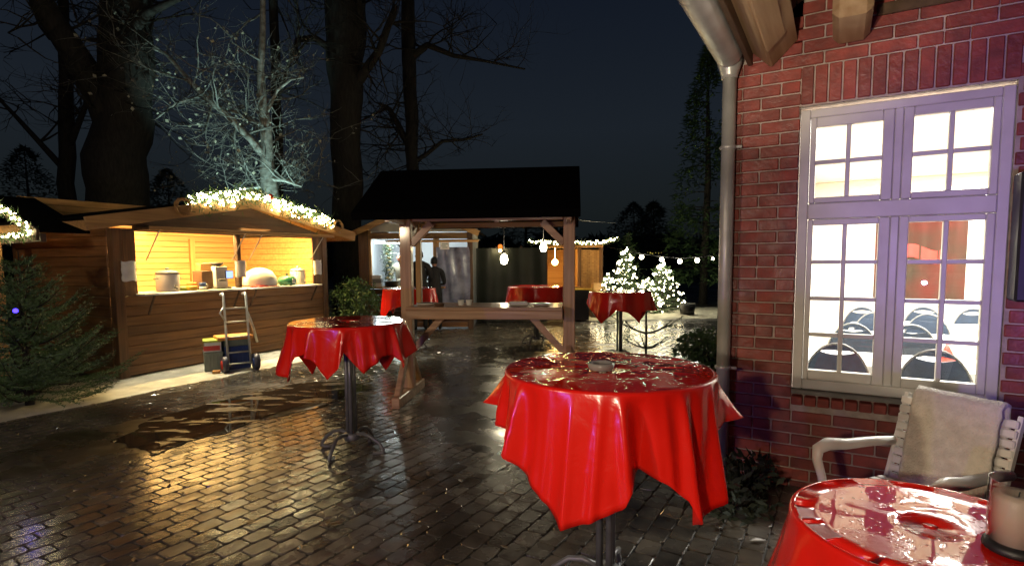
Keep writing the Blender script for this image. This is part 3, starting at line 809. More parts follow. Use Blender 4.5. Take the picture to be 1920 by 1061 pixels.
# side walls and back: outside dark, inside bright pine
side = MB().box(0, HD - .12, 0, .022, 0, .131, .005).mesh('plank', M['wood_x'])
for k in range(15): inst('plank', side, hut, (.005 + random.uniform(-.003, .003), .11, .04 + k * .137), (0, 0, R(90)))
for k in range(15): inst('plank', side, hut, (HW - .005, .11, .04 + k * .137), (0, 0, R(90)))
for y0 in (HD - .01,): MB().box(-.01, .11, y0, y0 + .11, 0, 2.06, .006).build('corner_post', M['wood_z'], hut); MB().box(HW - .11, HW + .01, y0, y0 + .11, 0, 2.06, .006).build('corner_post', M['wood_z'], hut)
bk = MB(); bk.box(.03, HW - .03, HD - .02, HD + .02, 0, 2.6, .004); bk.build('back_wall', M['dark_x'], hut)
for k in range(16): plank(.04, HW - .04, 0.95 + k * .105, .105, HD - .055, 'pine_x', hut, 'inner_plank', .002)
for x_ in (.040, HW - .055):
    for k in range(10): MB().box(x_, x_ + .015, .12, HD - .06, .95 + k * .115, 1.06 + k * .115, .004).build('inner_plank', M['pine_x'], hut)
MB().box(.04, HW - .04, .05, HD - .06, .02, .06, .004).build('hut_floor', M['dark_x'], hut)
MB().box(2.72, 2.82, HD - .11, HD - .06, .06, 2.05, .004).build('inner_post', M['pine_z'], hut)
# roof
for sgn in (-1, 1):
    ang = math.atan2(.46, 2.40) * (-sgn)
    r_ = MB(); Mx = tr(1.95, 0, 2.585) @ rm('Y', -ang if sgn < 0 else -ang)
    x0, x1 = (-2.45, .0) if sgn < 0 else (.0, 2.45)
    r_.box(x0, x1, -.30, HD + .3, 0, .035, .005, Mx); r_.build('roof', M['felt'], hut)
    u_ = MB()
    for k in range(20): 
        u_.box(x0, x1, -.29 + k * .153, -.145 + k * .153, -.020, -.001, .003, Mx)
    u_.build('roof_boards', M['fascia'], hut)
    f_ = MB(); f_.box(x0 - .01 if sgn < 0 else .002, x1 - .002 if sgn < 0 else x1 + .01, -.335, -.302, -.125, .045, .006, Mx); f_.build('bargeboard', M['fascia'], hut)
    s_ = MB(); xe = x0 if sgn < 0 else x1 - .03
    s_.box(xe, xe + .03, -.30, HD + .3, -.13, -.021, .005, Mx); s_.build('eave_board', M['fascia'], hut)
# serving flap propped open, counter shelf and stays
MB().box(.28, 3.62, -.42, -.015, 2.045, 2.075, .004).build('hatch_flap', M['dark_x'], hut)
MB().box(.24, 3.66, -.445, -.422, 2.035, 2.085, .004).build('flap_edge', M['fascia'], hut)
for x0, x1 in ((.27, 1.895), (1.975, 3.56)):
    c_ = MB(); c_.box(x0, x1, -.20, .42, 1.140, 1.168, .004); c_.build('counter', M['enamel'], hut)
for x in (.42, 1.78, 2.10, 3.45):
    MB().tube([(x, -.02, 1.62), (x, -.36, 2.04)], .009, 6).build('flap_stay', M['chrome'], hut)
    MB().beam((x, -.012, .86), (x, -.17, 1.135), .025, .025).build('counter_bracket', M['dark_x'], hut)
MB().box(.35, 3.5, .065, .15, 2.105, 2.118, .003).build('lamp_strip', M['enamel'], hut)
for x_ in (1.12, 2.72): lamp('hut_lamp', 'AREA', KL(x_, .115, 2.10), 250, (1.0, .66, .23), aim=KL(x_, 1.15, .95), shape='RECTANGLE', size=1.5, size_y=.06)
MB().box(.5, 3.4, .95, 1.55, 2.165, 2.185, .006).build('lamp_panel', M['enamel'], hut)
lamp('hut_lamp', 'AREA', KL(1.95, 1.25, 2.155), 110, (1.0, .60, .18), aim=KL(1.95, 1.25, 0), shape='RECTANGLE', size=2.8, size_y=1.0)



for x_ in (.75, 1.95, 3.1): lamp('assumed_flap_lamp', 'SPOT', KL(x_, -.36, 1.99), 150, (1.0, .90, .66), aim=KL(x_, -1.12, 0), spot_size=R(76), spot_blend=.35, shadow_soft_size=.05)  # assumed lamps under the flap, inferred from the bright gravel strip
# white sheets tied to the hatch posts
for k, (x, lb_) in enumerate(((.18, 'white sheet tied to the left post of the orange serving hatch'), (1.93, 'white sheet tied to the middle post of the orange serving hatch'), (3.62, 'white sheet tied to the right post of the orange serving hatch'))):
    g = MB(); nn = 12
    def P(i, j, k=k, x=x):
        a = -2.2 + 4.4 * j / (nn - 1); z = 1.345 + .27 * i / 7
        rr_ = .095 + .012 * noise.noise((i * .6, j * .5, k * 3.0))
        return (x + rr_ * math.sin(a), -.025 - rr_ * .42 * math.cos(a), z + .008 * math.sin(j * 1.3 + k))
    g.grid(P, 8, nn); o = g.build('paper_sheet', M['paper']); tag(o, lb_, 'paper sheet', 'white sheets on the hatch posts', loc=KO, rotz=KR)

# things on the counter
def urn(name, label, p, r_, h, lid):
    t = thing(name, label, 'urn', p, KR)
    MB().lathe([(r_ * .96, 0), (r_, .02), (r_, h - .02), (r_ * .97, h)], 24).build('body', M['enamel'], t)
    l_ = MB(); l_.lathe([(r_ * 1.02, h), (r_ * 1.0, h + .02), (r_ * .7, h + .045), (r_ * .15, h + .055)], 24); l_.lathe([(.022, h + .05), (.028, h + .075), (.018, h + .09)], 10); l_.build('lid', M[lid], t)
    for sg in (-1, 1): MB().tube([(sg * r_, -.03, h * .75), (sg * (r_ + .035), -.03, h * .74), (sg * (r_ + .035), .03, h * .74), (sg * r_, .03, h * .75)], .008, 6).build('handle', M['grey'], t)
    tp = MB(); tp.tube([(0, -r_, .06), (0, -r_ - .05, .06), (0, -r_ - .055, .03)], .011, 8); tp.tube([(0, -r_ - .03, .06), (0, -r_ - .03, .10)], .008, 6); tp.build('tap', M['grey'], t)
    return t
urn('drinks_urn', 'white drinks urn with dark lid at the left of the hut counter', KL(.80, .12, 1.169), .155, .26, 'grey')
urn('drinks_urn', 'white drinks urn with grey lid at the right of the hut counter', KL(3.30, .16, 1.169), .135, .25, 'chrome')
t = thing('drinks_machine', 'white drinks machine with small blue screen on the hut counter', 'drinks machine', KL(1.62, .14, 1.169), KR)
MB().box(-.10, .12, -.10, .12, .03, .36, .012).build('body', M['enamel'], t); MB().box(-.13, .14, -.16, .13, 0, .03, .006).build('base', M['grey'], t)
MB().lathe([(.05, .36), (.10, .40), (.105, .42)], 18).build('hopper', M['grey'], t)
sc = MB(); sc.box(.01, .15, -.19, -.165, .16, .29, .006); sco = sc.build('screen_housing', M['black'], t)
MB().box(.02, .14, -.1935, -.1905, .17, .28, .002).build('screen', emis('screen', (.35, .5, 1.0), 1.6), sco)
MB().box(-.06, .06, -.14, -.10, .12, .16, .006).build('spout', M['grey'], t)
o = MB().box(-.11, .11, -.10, .10, 0, .29, .006).build('cardboard_box', M['brownbox']); tag(o, 'brown cardboard box beside the drinks machine on the hut counter', 'box', loc=KL(1.42, .20, 1.169), rotz=KR + .1)
o = MB().box(-.10, .10, -.06, .06, 0, .12, .006).build('carton', M['pine_x']); tag(o, 'light carton lying on the brown cardboard box in the hut', 'box', loc=KL(1.44, .20, 1.460), rotz=KR)
for k, (x, y, m_, lb_, sz) in enumerate(((1.10, .02, 'yellow', 'yellow packet lying in the hut counter clutter', (.07, .05, .07)), (1.02, .10, 'lime', 'yellow green packet lying left of the yellow packet on the hut counter', (.06, .05, .06)), (1.17, .12, 'orange', 'orange packet behind the blue mug on the hut counter', (.06, .05, .12)))):
    b_ = MB(); b_.box(-sz[0], sz[0], -sz[1], sz[1], 0, sz[2], .012); o = b_.build('packet', M[m_]); tag(o, lb_, 'packet', 'packets on the hut counter', loc=KL(x, y, 1.169), rotz=KR + k)
t = thing('mug', 'white and blue mug beside the packets on the hut counter', 'mug', KL(1.25, -.02, 1.169), KR)
MB().lathe([(.045, 0), (.05, .01), (.05, .05)], 16).build('mug_base', M['enamel'], t); MB().lathe([(.05, .0505), (.05, .115), (.044, .115), (.043, .055)], 16).build('mug_band', M['blue'], t)
MB().tube([(.05, 0, .03), (.08, 0, .04), (.08, 0, .08), (.05, 0, .09)], .007, 6).build('handle', M['enamel'], t)
t = thing('dome_cover', 'big round white dome standing on the hut counter', 'dome', KL(2.42, .12, 1.169), KR)
MB().lathe([(.27, 0), (.285, .04), (.27, .15), (.21, .25), (.11, .31), (.01, .325)], 28).build('dome', M['enamel'], t); MB().lathe([(.30, 0), (.30, .012)], 28).build('rim', M['redp'], t)
o = MB().box(-.16, .16, -.05, .05, 0, .03, .01).build('cloth_pad', M['redp']); tag(o, 'flat red cloth lying before the white dome in the hut', 'cloth', loc=KL(2.22, -.12, 1.169), rotz=KR + .15)
t = thing('kettle', 'low green enamel pot beside the white dome on the hut counter', 'pot', KL(2.92, .02, 1.169), KR)
MB().lathe([(.13, 0), (.16, .04), (.165, .09), (.13, .15), (.05, .175), (.01, .18)], 24).build('body', M['teal'], t)
MB().lathe([(.018, .18), (.024, .20), (.012, .215)], 10).build('knob', M['black'], t); MB().box(-.025, .025, -.170, -.155, .03, .12, .004).build('badge', M['paper'], t)


# garland: green sprigs with many small warm lamps
def garland(name, label, pts, r_, seed, nleaf, nbulb, bm_='bulb', br=.011, group=None, cat='light garland', red=True):
    rg = random.Random(seed); o0 = Vector(pts[0]); t = thing(name, label, cat, o0, 0, group)
    P = [Vector(p) - o0 for p in pts]; g = MB(); bl = MB()
    def at(q):
        q *= len(P) - 1; i = min(int(q), len(P) - 2); return P[i].lerp(P[i + 1], q - i), (P[i + 1] - P[i]).normalized()
    for i in range(nleaf):
        c, d = at(rg.random()); c = c + Vector((rg.gauss(0, 1), rg.gauss(0, 1), rg.gauss(0, 1))) * r_ * .55
        v = Vector((rg.gauss(0, 1), rg.gauss(0, 1), rg.gauss(0, 1))).normalized(); q = v.orthogonal().normalized() * .008; e_ = c + v * rg.uniform(.05, .11)
        o_ = len(g.v); g.v += [tuple(c - q), tuple(c + q), tuple(e_)]; g.f.append([o_, o_ + 1, o_ + 2]); g.sm.append(False); g.mi.append(0)
    for i in range(nbulb):
        c, d = at((i + rg.random()) / nbulb); v = Vector((rg.gauss(0, 1), rg.gauss(0, 1), rg.gauss(.2, 1))).normalized()
        bl.ball(c + v * r_ * rg.uniform(.6, 1.1), br * rg.uniform(.7, 1.3), 5, 3)
    g.build('sprigs', M['needle2'], t); bl.build('bulb', M[bm_], t, kind='stuff')
    if red: MB().ball(at(.5)[0] + Vector((0.05, -.06, r_ * .7)), .045, 10, 6, (1, 1, 1.3)).build('red_bauble', M['redp'], t)
    return t
gl = []
for k in range(12):
    q = k / 11; x = .95 + q * 2.75; z = 2.585 - abs(x - 1.95) * .19 + .06
    gl.append(KL(x, -.30, z))
garland('light_garland', 'thick green garland full of warm lamps along the gable of the brown hut', gl, .13, 5, 3200, 360, br=.014, red=True)
for k, (x, lb_) in enumerate(((.78, 'dry wicker wreath on the left end of the hut garland'), (3.86, 'dry wicker knot on the right end of the hut garland'))):
    g = MB(); rg = random.Random(k)
    for i in range(9):
        a0 = rg.uniform(0, 6); rr_ = rg.uniform(.09, .13)
        g.tube([(rr_ * math.cos(a0 + q * .6), rg.uniform(-.02, .02), rr_ * math.sin(a0 + q * .6)) for q in range(8)], .010, 4)
    o = g.build('wicker_wreath', M['fascia']); tag(o, lb_, 'wreath', loc=KL(x, -.36, 2.585 - abs(x - 1.95) * .19 + (.02 if k == 0 else .04)), rotz=KR)

# ================================================================== SACK TRUCK AND CRATES
t = thing('sack_truck', 'silver two-wheeled sack truck standing before the wooden hut', 'sack truck', (-3.98, 8.02, 0), R(38))
ca = t
for sx_ in (-1, 1):
    MB().tube([(.13 * sx_, .0, .10), (.21 * sx_, -.03, .125)], .016, 7).build('fork', M['chrome'], t)
    MB().tube([(.15 * sx_, .02, .10), (.15 * sx_, .10, .55), (.15 * sx_, .17, 1.10), (.15 * sx_, .20, 1.14), (.15 * sx_, .30, 1.12)], .017, 8).build('side_tube', M['chrome'], t)
    MB().ball((.15 * sx_, .31, 1.115), .028, 8, 5, (1, 2.2, 1)).build('grip', M['grey'], t)
    wh = MB(); wh.lathe([(.05, -.035), (.105, -.04), (.125, -.02), (.125, .02), (.105, .04), (.05, .035)], 20, tr(.21 * sx_, -.03, .125) @ rm('Y', R(90)))
    wo_ = wh.build('wheel', M['tyre'], t); MB().lathe([(.02, -.05), (.065, -.044), (.065, .044), (.02, .05)], 14, tr(.21 * sx_, -.03, .125) @ rm('Y', R(90))).build('hub', (M['redp'] if sx_ < 0 else M['blue']), wo_)
for z, y in ((.28, .055), (.50, .092), (.72, .12), (.92, .145)): MB().tube([(-.15, y, z), (.15, y, z)], .012, 8).build('cross_tube', M['chrome'], t)
MB().tube([(-.23, -.03, .125), (.23, -.03, .125)], .012, 8).build('axle', M['chrome'], t)
MB().box(-.17, .17, .02, .30, .012, .024, .003).build('toe_plate', M['chrome'], t)
MB().tube([(.15, .13, .86), (.27, .30, .58), (.34, .42, .36)], .02, 8).build('stay', M['chrome'], t)
MB().tube([(-.15, .15, .95), (-.21, .14, .86), (-.15, .12, .74)], .013, 8).build('loop_handle', M['chrome'], t)
def SL(x, y, z=0):
    c, s_ = math.cos(R(38)), math.sin(R(38)); return Vector((-3.98 + x * c - y * s_, 8.02 + x * s_ + y * c, z))
def crate(name, label, p, rot, w_, d_, h_, m_, ribs=True):
    t_ = thing(name, label, 'crate', p, rot); b_ = MB()
    b_.box(-w_ / 2, w_ / 2, -d_ / 2, -d_ / 2 + .012, 0, h_, .004); b_.box(-w_ / 2, w_ / 2, d_ / 2 - .012, d_ / 2, 0, h_, .004)
    b_.box(-w_ / 2, -w_ / 2 + .012, -d_ / 2 + .0125, d_ / 2 - .0125, 0, h_, .004); b_.box(w_ / 2 - .012, w_ / 2, -d_ / 2 + .0125, d_ / 2 - .0125, 0, h_, .004)
    b_.box(-w_ / 2 + .0125, w_ / 2 - .0125, -d_ / 2 + .0125, d_ / 2 - .0125, .004, .016, .002); b_.build('tub', M[m_], t_)
    r_ = MB(); r_.box(-w_ / 2 - .008, w_ / 2 + .008, -d_ / 2 - .008, -d_ / 2 + .002, h_ - .035, h_, .003); r_.box(-w_ / 2 - .008, w_ / 2 + .008, d_ / 2 - .002, d_ / 2 + .008, h_ - .035, h_, .003)
    for k in range(5): r_.box(-w_ / 2 + .02 + k * (w_ - .06) / 4, -w_ / 2 + .035 + k * (w_ - .06) / 4, -d_ / 2 - .007, -d_ / 2 + .002, .02, h_ - .04, .002)
    r_.build('rim', M[m_], t_); return t_
crate('crate', 'dark blue plastic crate strapped on the silver sack truck', SL(.0, .28, .0), R(38), .34, .32, .36, 'blue')
crate('crate', 'grey green plastic crate beside the blue crate against the hut', SL(-.30, .30, 0), R(30), .24, .30, .30, 'greyg')
o = MB().box(-.26, .22, -.17, .17, 0, .055, .008).build('box_lid', M['orange']); tag(o, 'flat orange and yellow box lid lying on the blue crate', 'box lid', loc=SL(.0, .28, .455), rotz=R(38))
o = MB().box(-.17, .17, -.155, .155, 0, .094, .008).build('carton', M['greyg']); tag(o, 'grey carton between the blue crate and the orange lid', 'box', loc=SL(0, .28, .361), rotz=R(38))
t = thing('carton', 'small white carton with red label standing on the grey green crate', 'box', SL(-.30, .30, .301), R(30))
MB().box(-.11, .11, -.14, .14, 0, .14, .006).build('body', M['paper'], t); MB().box(-.1205, .09, -.1425, -.1405, .02, .09, .0008).build('print', M['redp'], t); MB().box(-.125, .125, -.145, .145, .1405, .17, .006).build('lid', M['lime'], t)
o = MB().box(-.05, .05, -.04, .04, 0, .04, .006).build('packet', M['orange']); tag(o, 'small orange packet on the ground beside the sack truck', 'packet', loc=SL(-.32, -.02, .02), rotz=.4)

# ================================================================== STANDING TABLES
TOPZ = 1.10
def stand_table(label, x, y, rot=0.0):
    t_ = thing('standing_table', label, 'table', (x, y, 0), rot, 'standing tables on the courtyard')
    MB().lathe([(.44, TOPZ - .034), (.45, TOPZ - .028), (.45, TOPZ - .010), (.445, TOPZ - .005)], 40).build('tabletop', M['grey'], t_)
    for k in range(3):
        a = 2 * PI * k / 3 + .4; MB().tube([(.035 * math.cos(a), .035 * math.sin(a), .13), (.035 * math.cos(a), .035 * math.sin(a), TOPZ - .035)], .017, 10).build('pole', M['steel'], t_)
    MB().lathe([(.06, .10), (.065, .11), (.065, .15), (.055, .16)], 16).build('collar', M['steel'], t_)
    for k in range(4):
        a = PI / 2 * k + PI / 4
        pr = [(.05, .15), (.12, .165), (.19, .15), (.26, .10), (.30, .045), (.305, .02), (.28, .0125), (.22, .0125)]
        MB().tube([(r_ * math.cos(a + (.10 if r_ > .22 else 0)), r_ * math.sin(a + (.10 if r_ > .22 else 0)), z) for r_, z in pr], .0145, 8).build('leg', M['steel'], t_)
    return t_


def tablecloth(label, x, y, z, Rt, ctrl, seed, pleat=.010, ridges=()):
    f_ = Vector((-x, -y, 0)).normalized(); r_ = Vector((-f_.y, f_.x, 0))
    C_ = sorted(ctrl); C_ = [(C_[-1][0] - 360, *C_[-1][1:])] + C_ + [(C_[0][0] + 360, *C_[0][1:])]
    def ev(th):
        for a, b_ in zip(C_, C_[1:]):
            if a[0] <= th <= b_[0]:
                q = 0 if b_[0] == a[0] else (th - a[0]) / (b_[0] - a[0]); return [a[i] + (b_[i] - a[i]) * q for i in (1, 2)]
        return C_[0][1:]
    NT = 288; NS = 16; rho = .014
    th = [-180 + 360 * j / NT for j in range(NT)]
    D = [ev(t_) for t_ in th]
    top = [0.02, .12, .22, .32, .40, Rt - rho - .01, Rt - rho]; top = [q for q in top if q <= Rt - rho + 1e-6]
    bend = [(Rt - rho + rho * math.sin(PI / 2 * k / 4), -rho + rho * math.cos(PI / 2 * k / 4)) for k in range(1, 5)]
    nrow = len(top) + len(bend) + NS
    def P(i, j):
        a = R(th[j]); dr, out = D[j]
        if i < len(top):
            rr_, zz = top[i], .0015 * noise.noise((th[j] * .05, i, seed))
        elif i < len(top) + len(bend):
            rr_, zz = bend[i - len(top)]
        else:
            s_ = (i - len(top) - len(bend) + 1) / NS
            big = max(.2, min(1, dr / .35))
            rr_ = Rt + out * s_ ** 1.25 + pleat * big * s_ ** .7 * (math.sin(a * 9 + seed) + .7 * math.sin(a * 17 + seed * 2.1 + s_)) + .006 * s_ * noise.noise((a * 5, s_ * 4, seed))
            rr_ += .008 * math.sin(PI * min(1, s_ * 2)) * noise.noise((a * 3, seed, 4))
            for a0, am, wd in ridges:
                da = (th[j] - a0 - 4 * s_ * (1 if a0 > 0 else -1) + 180) % 360 - 180
                rr_ += am * s_ ** .55 * math.exp(-(da / wd) ** 2)
            zz = -rho - (dr - rho) * s_
        d = f_ * math.cos(a) + r_ * math.sin(a)
        return (d.x * rr_, d.y * rr_, zz)
    g = MB(); g.grid(P, nrow, NT, closed=True)
    g.add([P(0, j) for j in range(NT)], [list(range(NT))], True)
    o_ = g.build('tablecloth', M['cloth']); tag(o_, label, 'tablecloth', 'red vinyl tablecloths', loc=(x, y, z))
    sd = o_.modifiers.new('thick', 'SOLIDIFY'); sd.thickness = .0012; sd.offset = 1
    return o_


BACK = [(120, .30, .02), (138, .50, .0), (155, .32, .01), (180, .28, .0), (205, .3, .01), (222, .5, .0), (240, .28, .02)]
def wrap(c): return [((a + 180) % 360 - 180, d_, o_) for a, d_, o_ in c]
stand_table('standing table nearest the camera, under the large red cloth with the ashtray', .438, 2.51, .3)
tablecloth('red vinyl cloth with long hanging corners on the nearest standing table', .438, 2.51, TOPZ + .002, .475,
           wrap([(-108, .20, .02), (-97, .20, .14), (-88, .19, .02), (-84, .20, -.01), (-75, .25, .02), (-62, .27, .03), (-54, .30, .02), (-46, .37, .03), (-33, .45, .02), (-20, .545, .02),
                 (-6, .49, .02), (7, .43, .035), (9.5, .37, .02), (17, .315, -.02), (28, .36, .0), (36.5, .425, .03), (38.5, .485, .02), (46, .565, .02), (58, .53, .02), (70, .46, .02), (79, .25, -.0), (86, .22, .03), (95, .22, .14), (104, .2, .03)] + BACK), 3,
           ridges=((-48, .055, 3), (-40, -.035, 5), (-3, .022, 2.5), (6, .055, 3), (13, -.04, 5), (36, .06, 3), (43, -.03, 4), (-72, .035, 3), (-64, -.02, 4), (60, .035, 3), (68, -.03, 4), (-16, .018, 2.5), (26, .012, 2), (-28, .01, 2)))
stand_table('standing table with the short red cloth between hut and roofed bar', -1.36, 4.58, .35)
tablecloth('red vinyl cloth with many short pointed corners on the table left of the bar', -1.36, 4.58, TOPZ + .002, .475,
           wrap([(-100, .33, .10), (-85, .38, .10), (-60, .43, .02), (-57, .24, .0), (-46, .21, -.02), (-36, .24, .0), (-20, .39, .02), (-9, .30, .01), (-5, .19, -.02), (3, .27, .0), (12, .36, .02), (31, .24, .0), (44, .25, .01), (53, .37, .03), (75, .25, .05), (96, .22, .09), (110, .25, .03)] + BACK), 8,
           ridges=((-56, .05, 3), (-66, -.03, 4), (-36, .04, 3), (-28, -.02, 4), (-4, .055, 3), (4, -.035, 4), (20, .03, 3), (45, .05, 3), (37, -.035, 4), (72, .03, 4), (62, -.02, 4)))
stand_table('standing table behind the bar at the right, beside the bare little tree', 1.68, 8.62, .1)
tablecloth('red cloth with one long corner on the table right of the roofed bar', 1.68, 8.62, TOPZ + .002, .475,
           wrap([(-95, .15, .04), (-62, .24, .04), (-32, .46, .03), (-18, .36, .02), (-6, .26, .0), (14, .29, .0), (30, .40, .02), (37, .46, .02), (41, .30, .0), (56, .27, .02), (90, .30, .09), (105, .2, .03)] + BACK), 12)
stand_table('standing table at the left behind the bar, in front of the lit food stall', -1.86, 10.05, .5)
tablecloth('red cloth on the far table in front of the lit food stall', -1.86, 10.05, TOPZ + .002, .475,
           wrap([(-95, .35, .04), (-70, .58, .03), (-45, .38, .02), (-20, .30, .0), (10, .28, .0), (45, .36, .03), (70, .3, .03), (95, .22, .05)] + BACK), 15)
stand_table('standing table behind the middle of the roofed bar, near the hanging lamps', .46, 10.4, .2)
tablecloth('wide red cloth on the table behind the bar near the hanging lamps', .46, 10.4, TOPZ + .002, .54,
           wrap([(-95, .48, .10), (-75, .46, .10), (-45, .33, .03), (-10, .36, .03), (0, .28, .02), (30, .30, .02), (60, .38, .03), (80, .52, .06), (100, .4, .04)] + BACK), 19)
# glass ashtray on the nearest cloth
t = thing('glass_ashtray', 'round clear glass ashtray on the nearest red table', 'ashtray', (.40, 2.47, TOPZ + .0045))
MB().lathe([(.050, 0), (.058, .004), (.062, .030), (.056, .034), (.046, .030), (.042, .010), (.01, .008)], 26).build('bowl', mat('cut_glass', (.30, .28, .28), (.2, .19, .19), .06, scale=5, spec=.8, coat=1.0, coatr=.02), t)
MB().lathe([(.030, .009), (.02, .013), (.004, .012)], 14).build('ash', M['ash'], t)

# low table at the right with candle jar
t = thing('garden_table', 'low round garden table under a red cloth in front of the white chair', 'table', (1.37, 1.76, 0))
MB().lathe([(.40, .685), (.405, .69), (.405, .71), (.40, .715)], 36).build('tabletop', M['white_plastic'], t)
for k in range(4):
    a = PI / 4 + k * PI / 2; MB().tube([(.26 * math.cos(a), .26 * math.sin(a), .685), (.33 * math.cos(a), .33 * math.sin(a), 0)], .022, 8).build('leg', M['white_plastic'], t)
lowc = tablecloth('wet red cloth on the low garden table before the white chair', 1.37, 1.76, .718, .415,
           wrap([(-110, .4, .10), (-85, .5, .13), (-60, .42, .09), (-30, .35, .05), (0, .4, .06), (40, .5, .06), (80, .4, .06), (130, .5, .02), (160, .3, .02), (200, .3, .02), (230, .5, .04)]), 23)
t = thing('candle_jar', 'cream candle in a glass jar with dark foot on the low red table', 'candle', (1.505, 1.60, .7215))
MB().lathe([(.075, 0), (.08, .006), (.078, .02), (.066, .028)], 26).build('foot', M['black'], t)
MB().lathe([(.062, .029), (.063, .16), (.055, .175), (.03, .172), (.005, .165)], 26).build('candle', mat('candle_wax', (.70, .52, .40), (.62, .45, .34), .5, scale=4), t)
MB().lathe([(.070, .0285), (.072, .215), (.068, .215), (.067, .0285)], 26).build('glass', M['clear'], t)
MB().tube([(0, 0, .165), (.003, 0, .18)], .002, 5).build('wick', M['black'], t)

# white slatted garden chair with fleece
chx, chy = 2.15 + .10, 2.80
CR = math.atan2(-.35, -.93) - PI / 2     # local +y is the way the chair faces
t = thing('garden_chair', 'white slatted garden armchair against the brick wall', 'chair', (2.16, 2.74, 0), CR)
Bt = rm('X', R(12))
for k in range(10):
    z = .40 + k * .046
    MB().box(-.27, .27, -.016, .016, -.0195, .0195, .006, tr(0, -.02 - (z - .4) * .22, z) @ rm('X', R(12))).build('slat', M['white_plastic'], t)
for k in range(8): MB().box(-.27, .27, .03 + k * .056, .078 + k * .056, .385, .405, .006).build('seat_slat', M['white_plastic'], t)
for sx_ in (-1, 1):
    MB().beam((.262 * sx_, .0, .38), (.262 * sx_, -.145, .85), .022, .035).build('stile', M['white_plastic'], t)
    ar = MB()
    ap = [(.27 * sx_, -.06, .585), (.275 * sx_, .10, .60), (.285 * sx_, .30, .605), (.29 * sx_, .42, .62), (.29 * sx_, .49, .60), (.285 * sx_, .50, .55), (.28 * sx_, .47, .46), (.275 * sx_, .45, .36)]
    wd = [.026, .026, .03, .034, .03, .024, .021, .021]
    ar.tube(ap, wd, 10); ar.build('armrest', M['white_plastic'], t)
    MB().tube([(.26 * sx_, .44, .385), (.28 * sx_, .50, 0)], .021, 8).build('leg', M['white_plastic'], t)
    MB().tube([(.26 * sx_, .0, .385), (.28 * sx_, -.10, 0)], .021, 8).build('leg', M['white_plastic'], t)
fl_ = MB(); prof = []
for k in range(26):
    q = k / 25
    if q < .55: z = .42 + (.87 - .42) * q / .55; y = .012 - (z - .40) * .22 + .03
    elif q < .66: a = (q - .55) / .11 * PI; z = .87 + .035 * math.sin(a); y = -.06 + .035 * math.cos(a) - .03
    else: z = .87 - (q - .66) / .34 * .30; y = -.128 + (.87 - z) * .22 - .005
    prof.append((y, z))
def FP(i, j):
    y, z = prof[i]; x = -.225 + .40 * j / 23 + .012 * noise.noise((i * .5, j * .1, 2)); nn = noise.noise((x * 9, z * 9, 5)) * .012 + noise.noise((x * 30, z * 30, 7)) * .004
    return (x, y + nn, z + .006 * noise.noise((x * 12, 1, 1)) )
fl_.grid(FP, 26, 24); o = fl_.build('fleece_throw', M['fleece']); tag(o, 'cream fleece throw hung over the back of the white garden chair', 'blanket', loc=(2.16, 2.74, 0), rotz=CR)
sd = o.modifiers.new('thick', 'SOLIDIFY'); sd.thickness = .022; sd.offset = 0

# ================================================================== ROOFED BAR STAND
BO = Vector((-.285, 6.3, 0)); BR = R(-6.2)
def BL(x, y, z=0):
    c, s_ = math.cos(BR), math.sin(BR); return Vector((BO.x + x * c - y * s_, BO.y + x * s_ + y * c, z))
st = thing('roofed_bar', 'open wooden bar stand with black pitched roof in the middle of the yard', 'bar stand', BO, BR)
for x in (-.93, .93):
    MB().box(x - .065, x + .065, -.05, .05, .12, 2.32, .008).build('post', M['stand_z'], st)
    MB().box(x - .045 + .03, x + .045, .42, .50, .99, 2.05, .005).build('rear_post', M['pine_z'], st)
    MB().beam((x, -.52, .06), (x, .52, .06), .09, .12, .008).build('foot_beam', M['stand_x'], st)
    MB().beam((x, -.44, .11), (x, -.02, .62), .06, .09, .006).build('foot_brace', M['stand_x'], st)
    MB().beam((x, .44, .11), (x, .02, .62), .05, .07, .006).build('foot_brace', M['pine_x'], st)
    sg = 1 if x < 0 else -1
    MB().beam((x + sg * .06, -.02, .56), (x + sg * .42, -.02, .96), .05, .075, .005).build('table_brace', M['stand_x'], st)
    MB().beam((x + sg * .06, -.0, 1.78), (x + sg * .30, -.0, 2.02), .05, .08, .005).build('knee_brace', M['stand_x'], st)
    MB().beam((x, .0, 1.80), (x, .46, 2.04), .05, .07, .005).build('knee_brace', M['stand_x'], st)
    MB().beam((x, -.72, 2.05), (x, .19, 2.56), .05, .08, .005).build('rafter', M['stand_x'], st)
    MB().beam((x, 1.08, 2.05), (x, .19, 2.56), .05, .08, .005).build('rafter', M['stand_x'], st)
    MB().beam((x, -.66, 2.03), (x, 1.05, 2.03), .05, .07, .005).build('tie_beam', M['stand_x'], st)
MB().box(-.86, .86, .0, .05, 2.04, 2.12, .005).build('purlin', M['stand_x'], st)
MB().box(-1.1, 1.0, .52, .57, 1.995, 2.055, .005).build('purlin', M['fascia'], st)
MB().beam((.05, .545, 2.05), (-.03, .545, 2.26), .04, .05).build('purlin_strut', M['stand_x'], st)
for k in range(5):
    y0 = -.31 + k * .135
    MB().box(-.86, .86, y0, y0 + .129, 1.052, 1.088, .005).build('top_board', M['stand_x'], st)
MB().box(-.862, .862, -.30, -.265, .955, 1.050, .005).build('apron', M['stand_x'], st)
MB().box(-.862, .862, .31, .345, .955, 1.050, .005).build('apron', M['stand_x'], st)
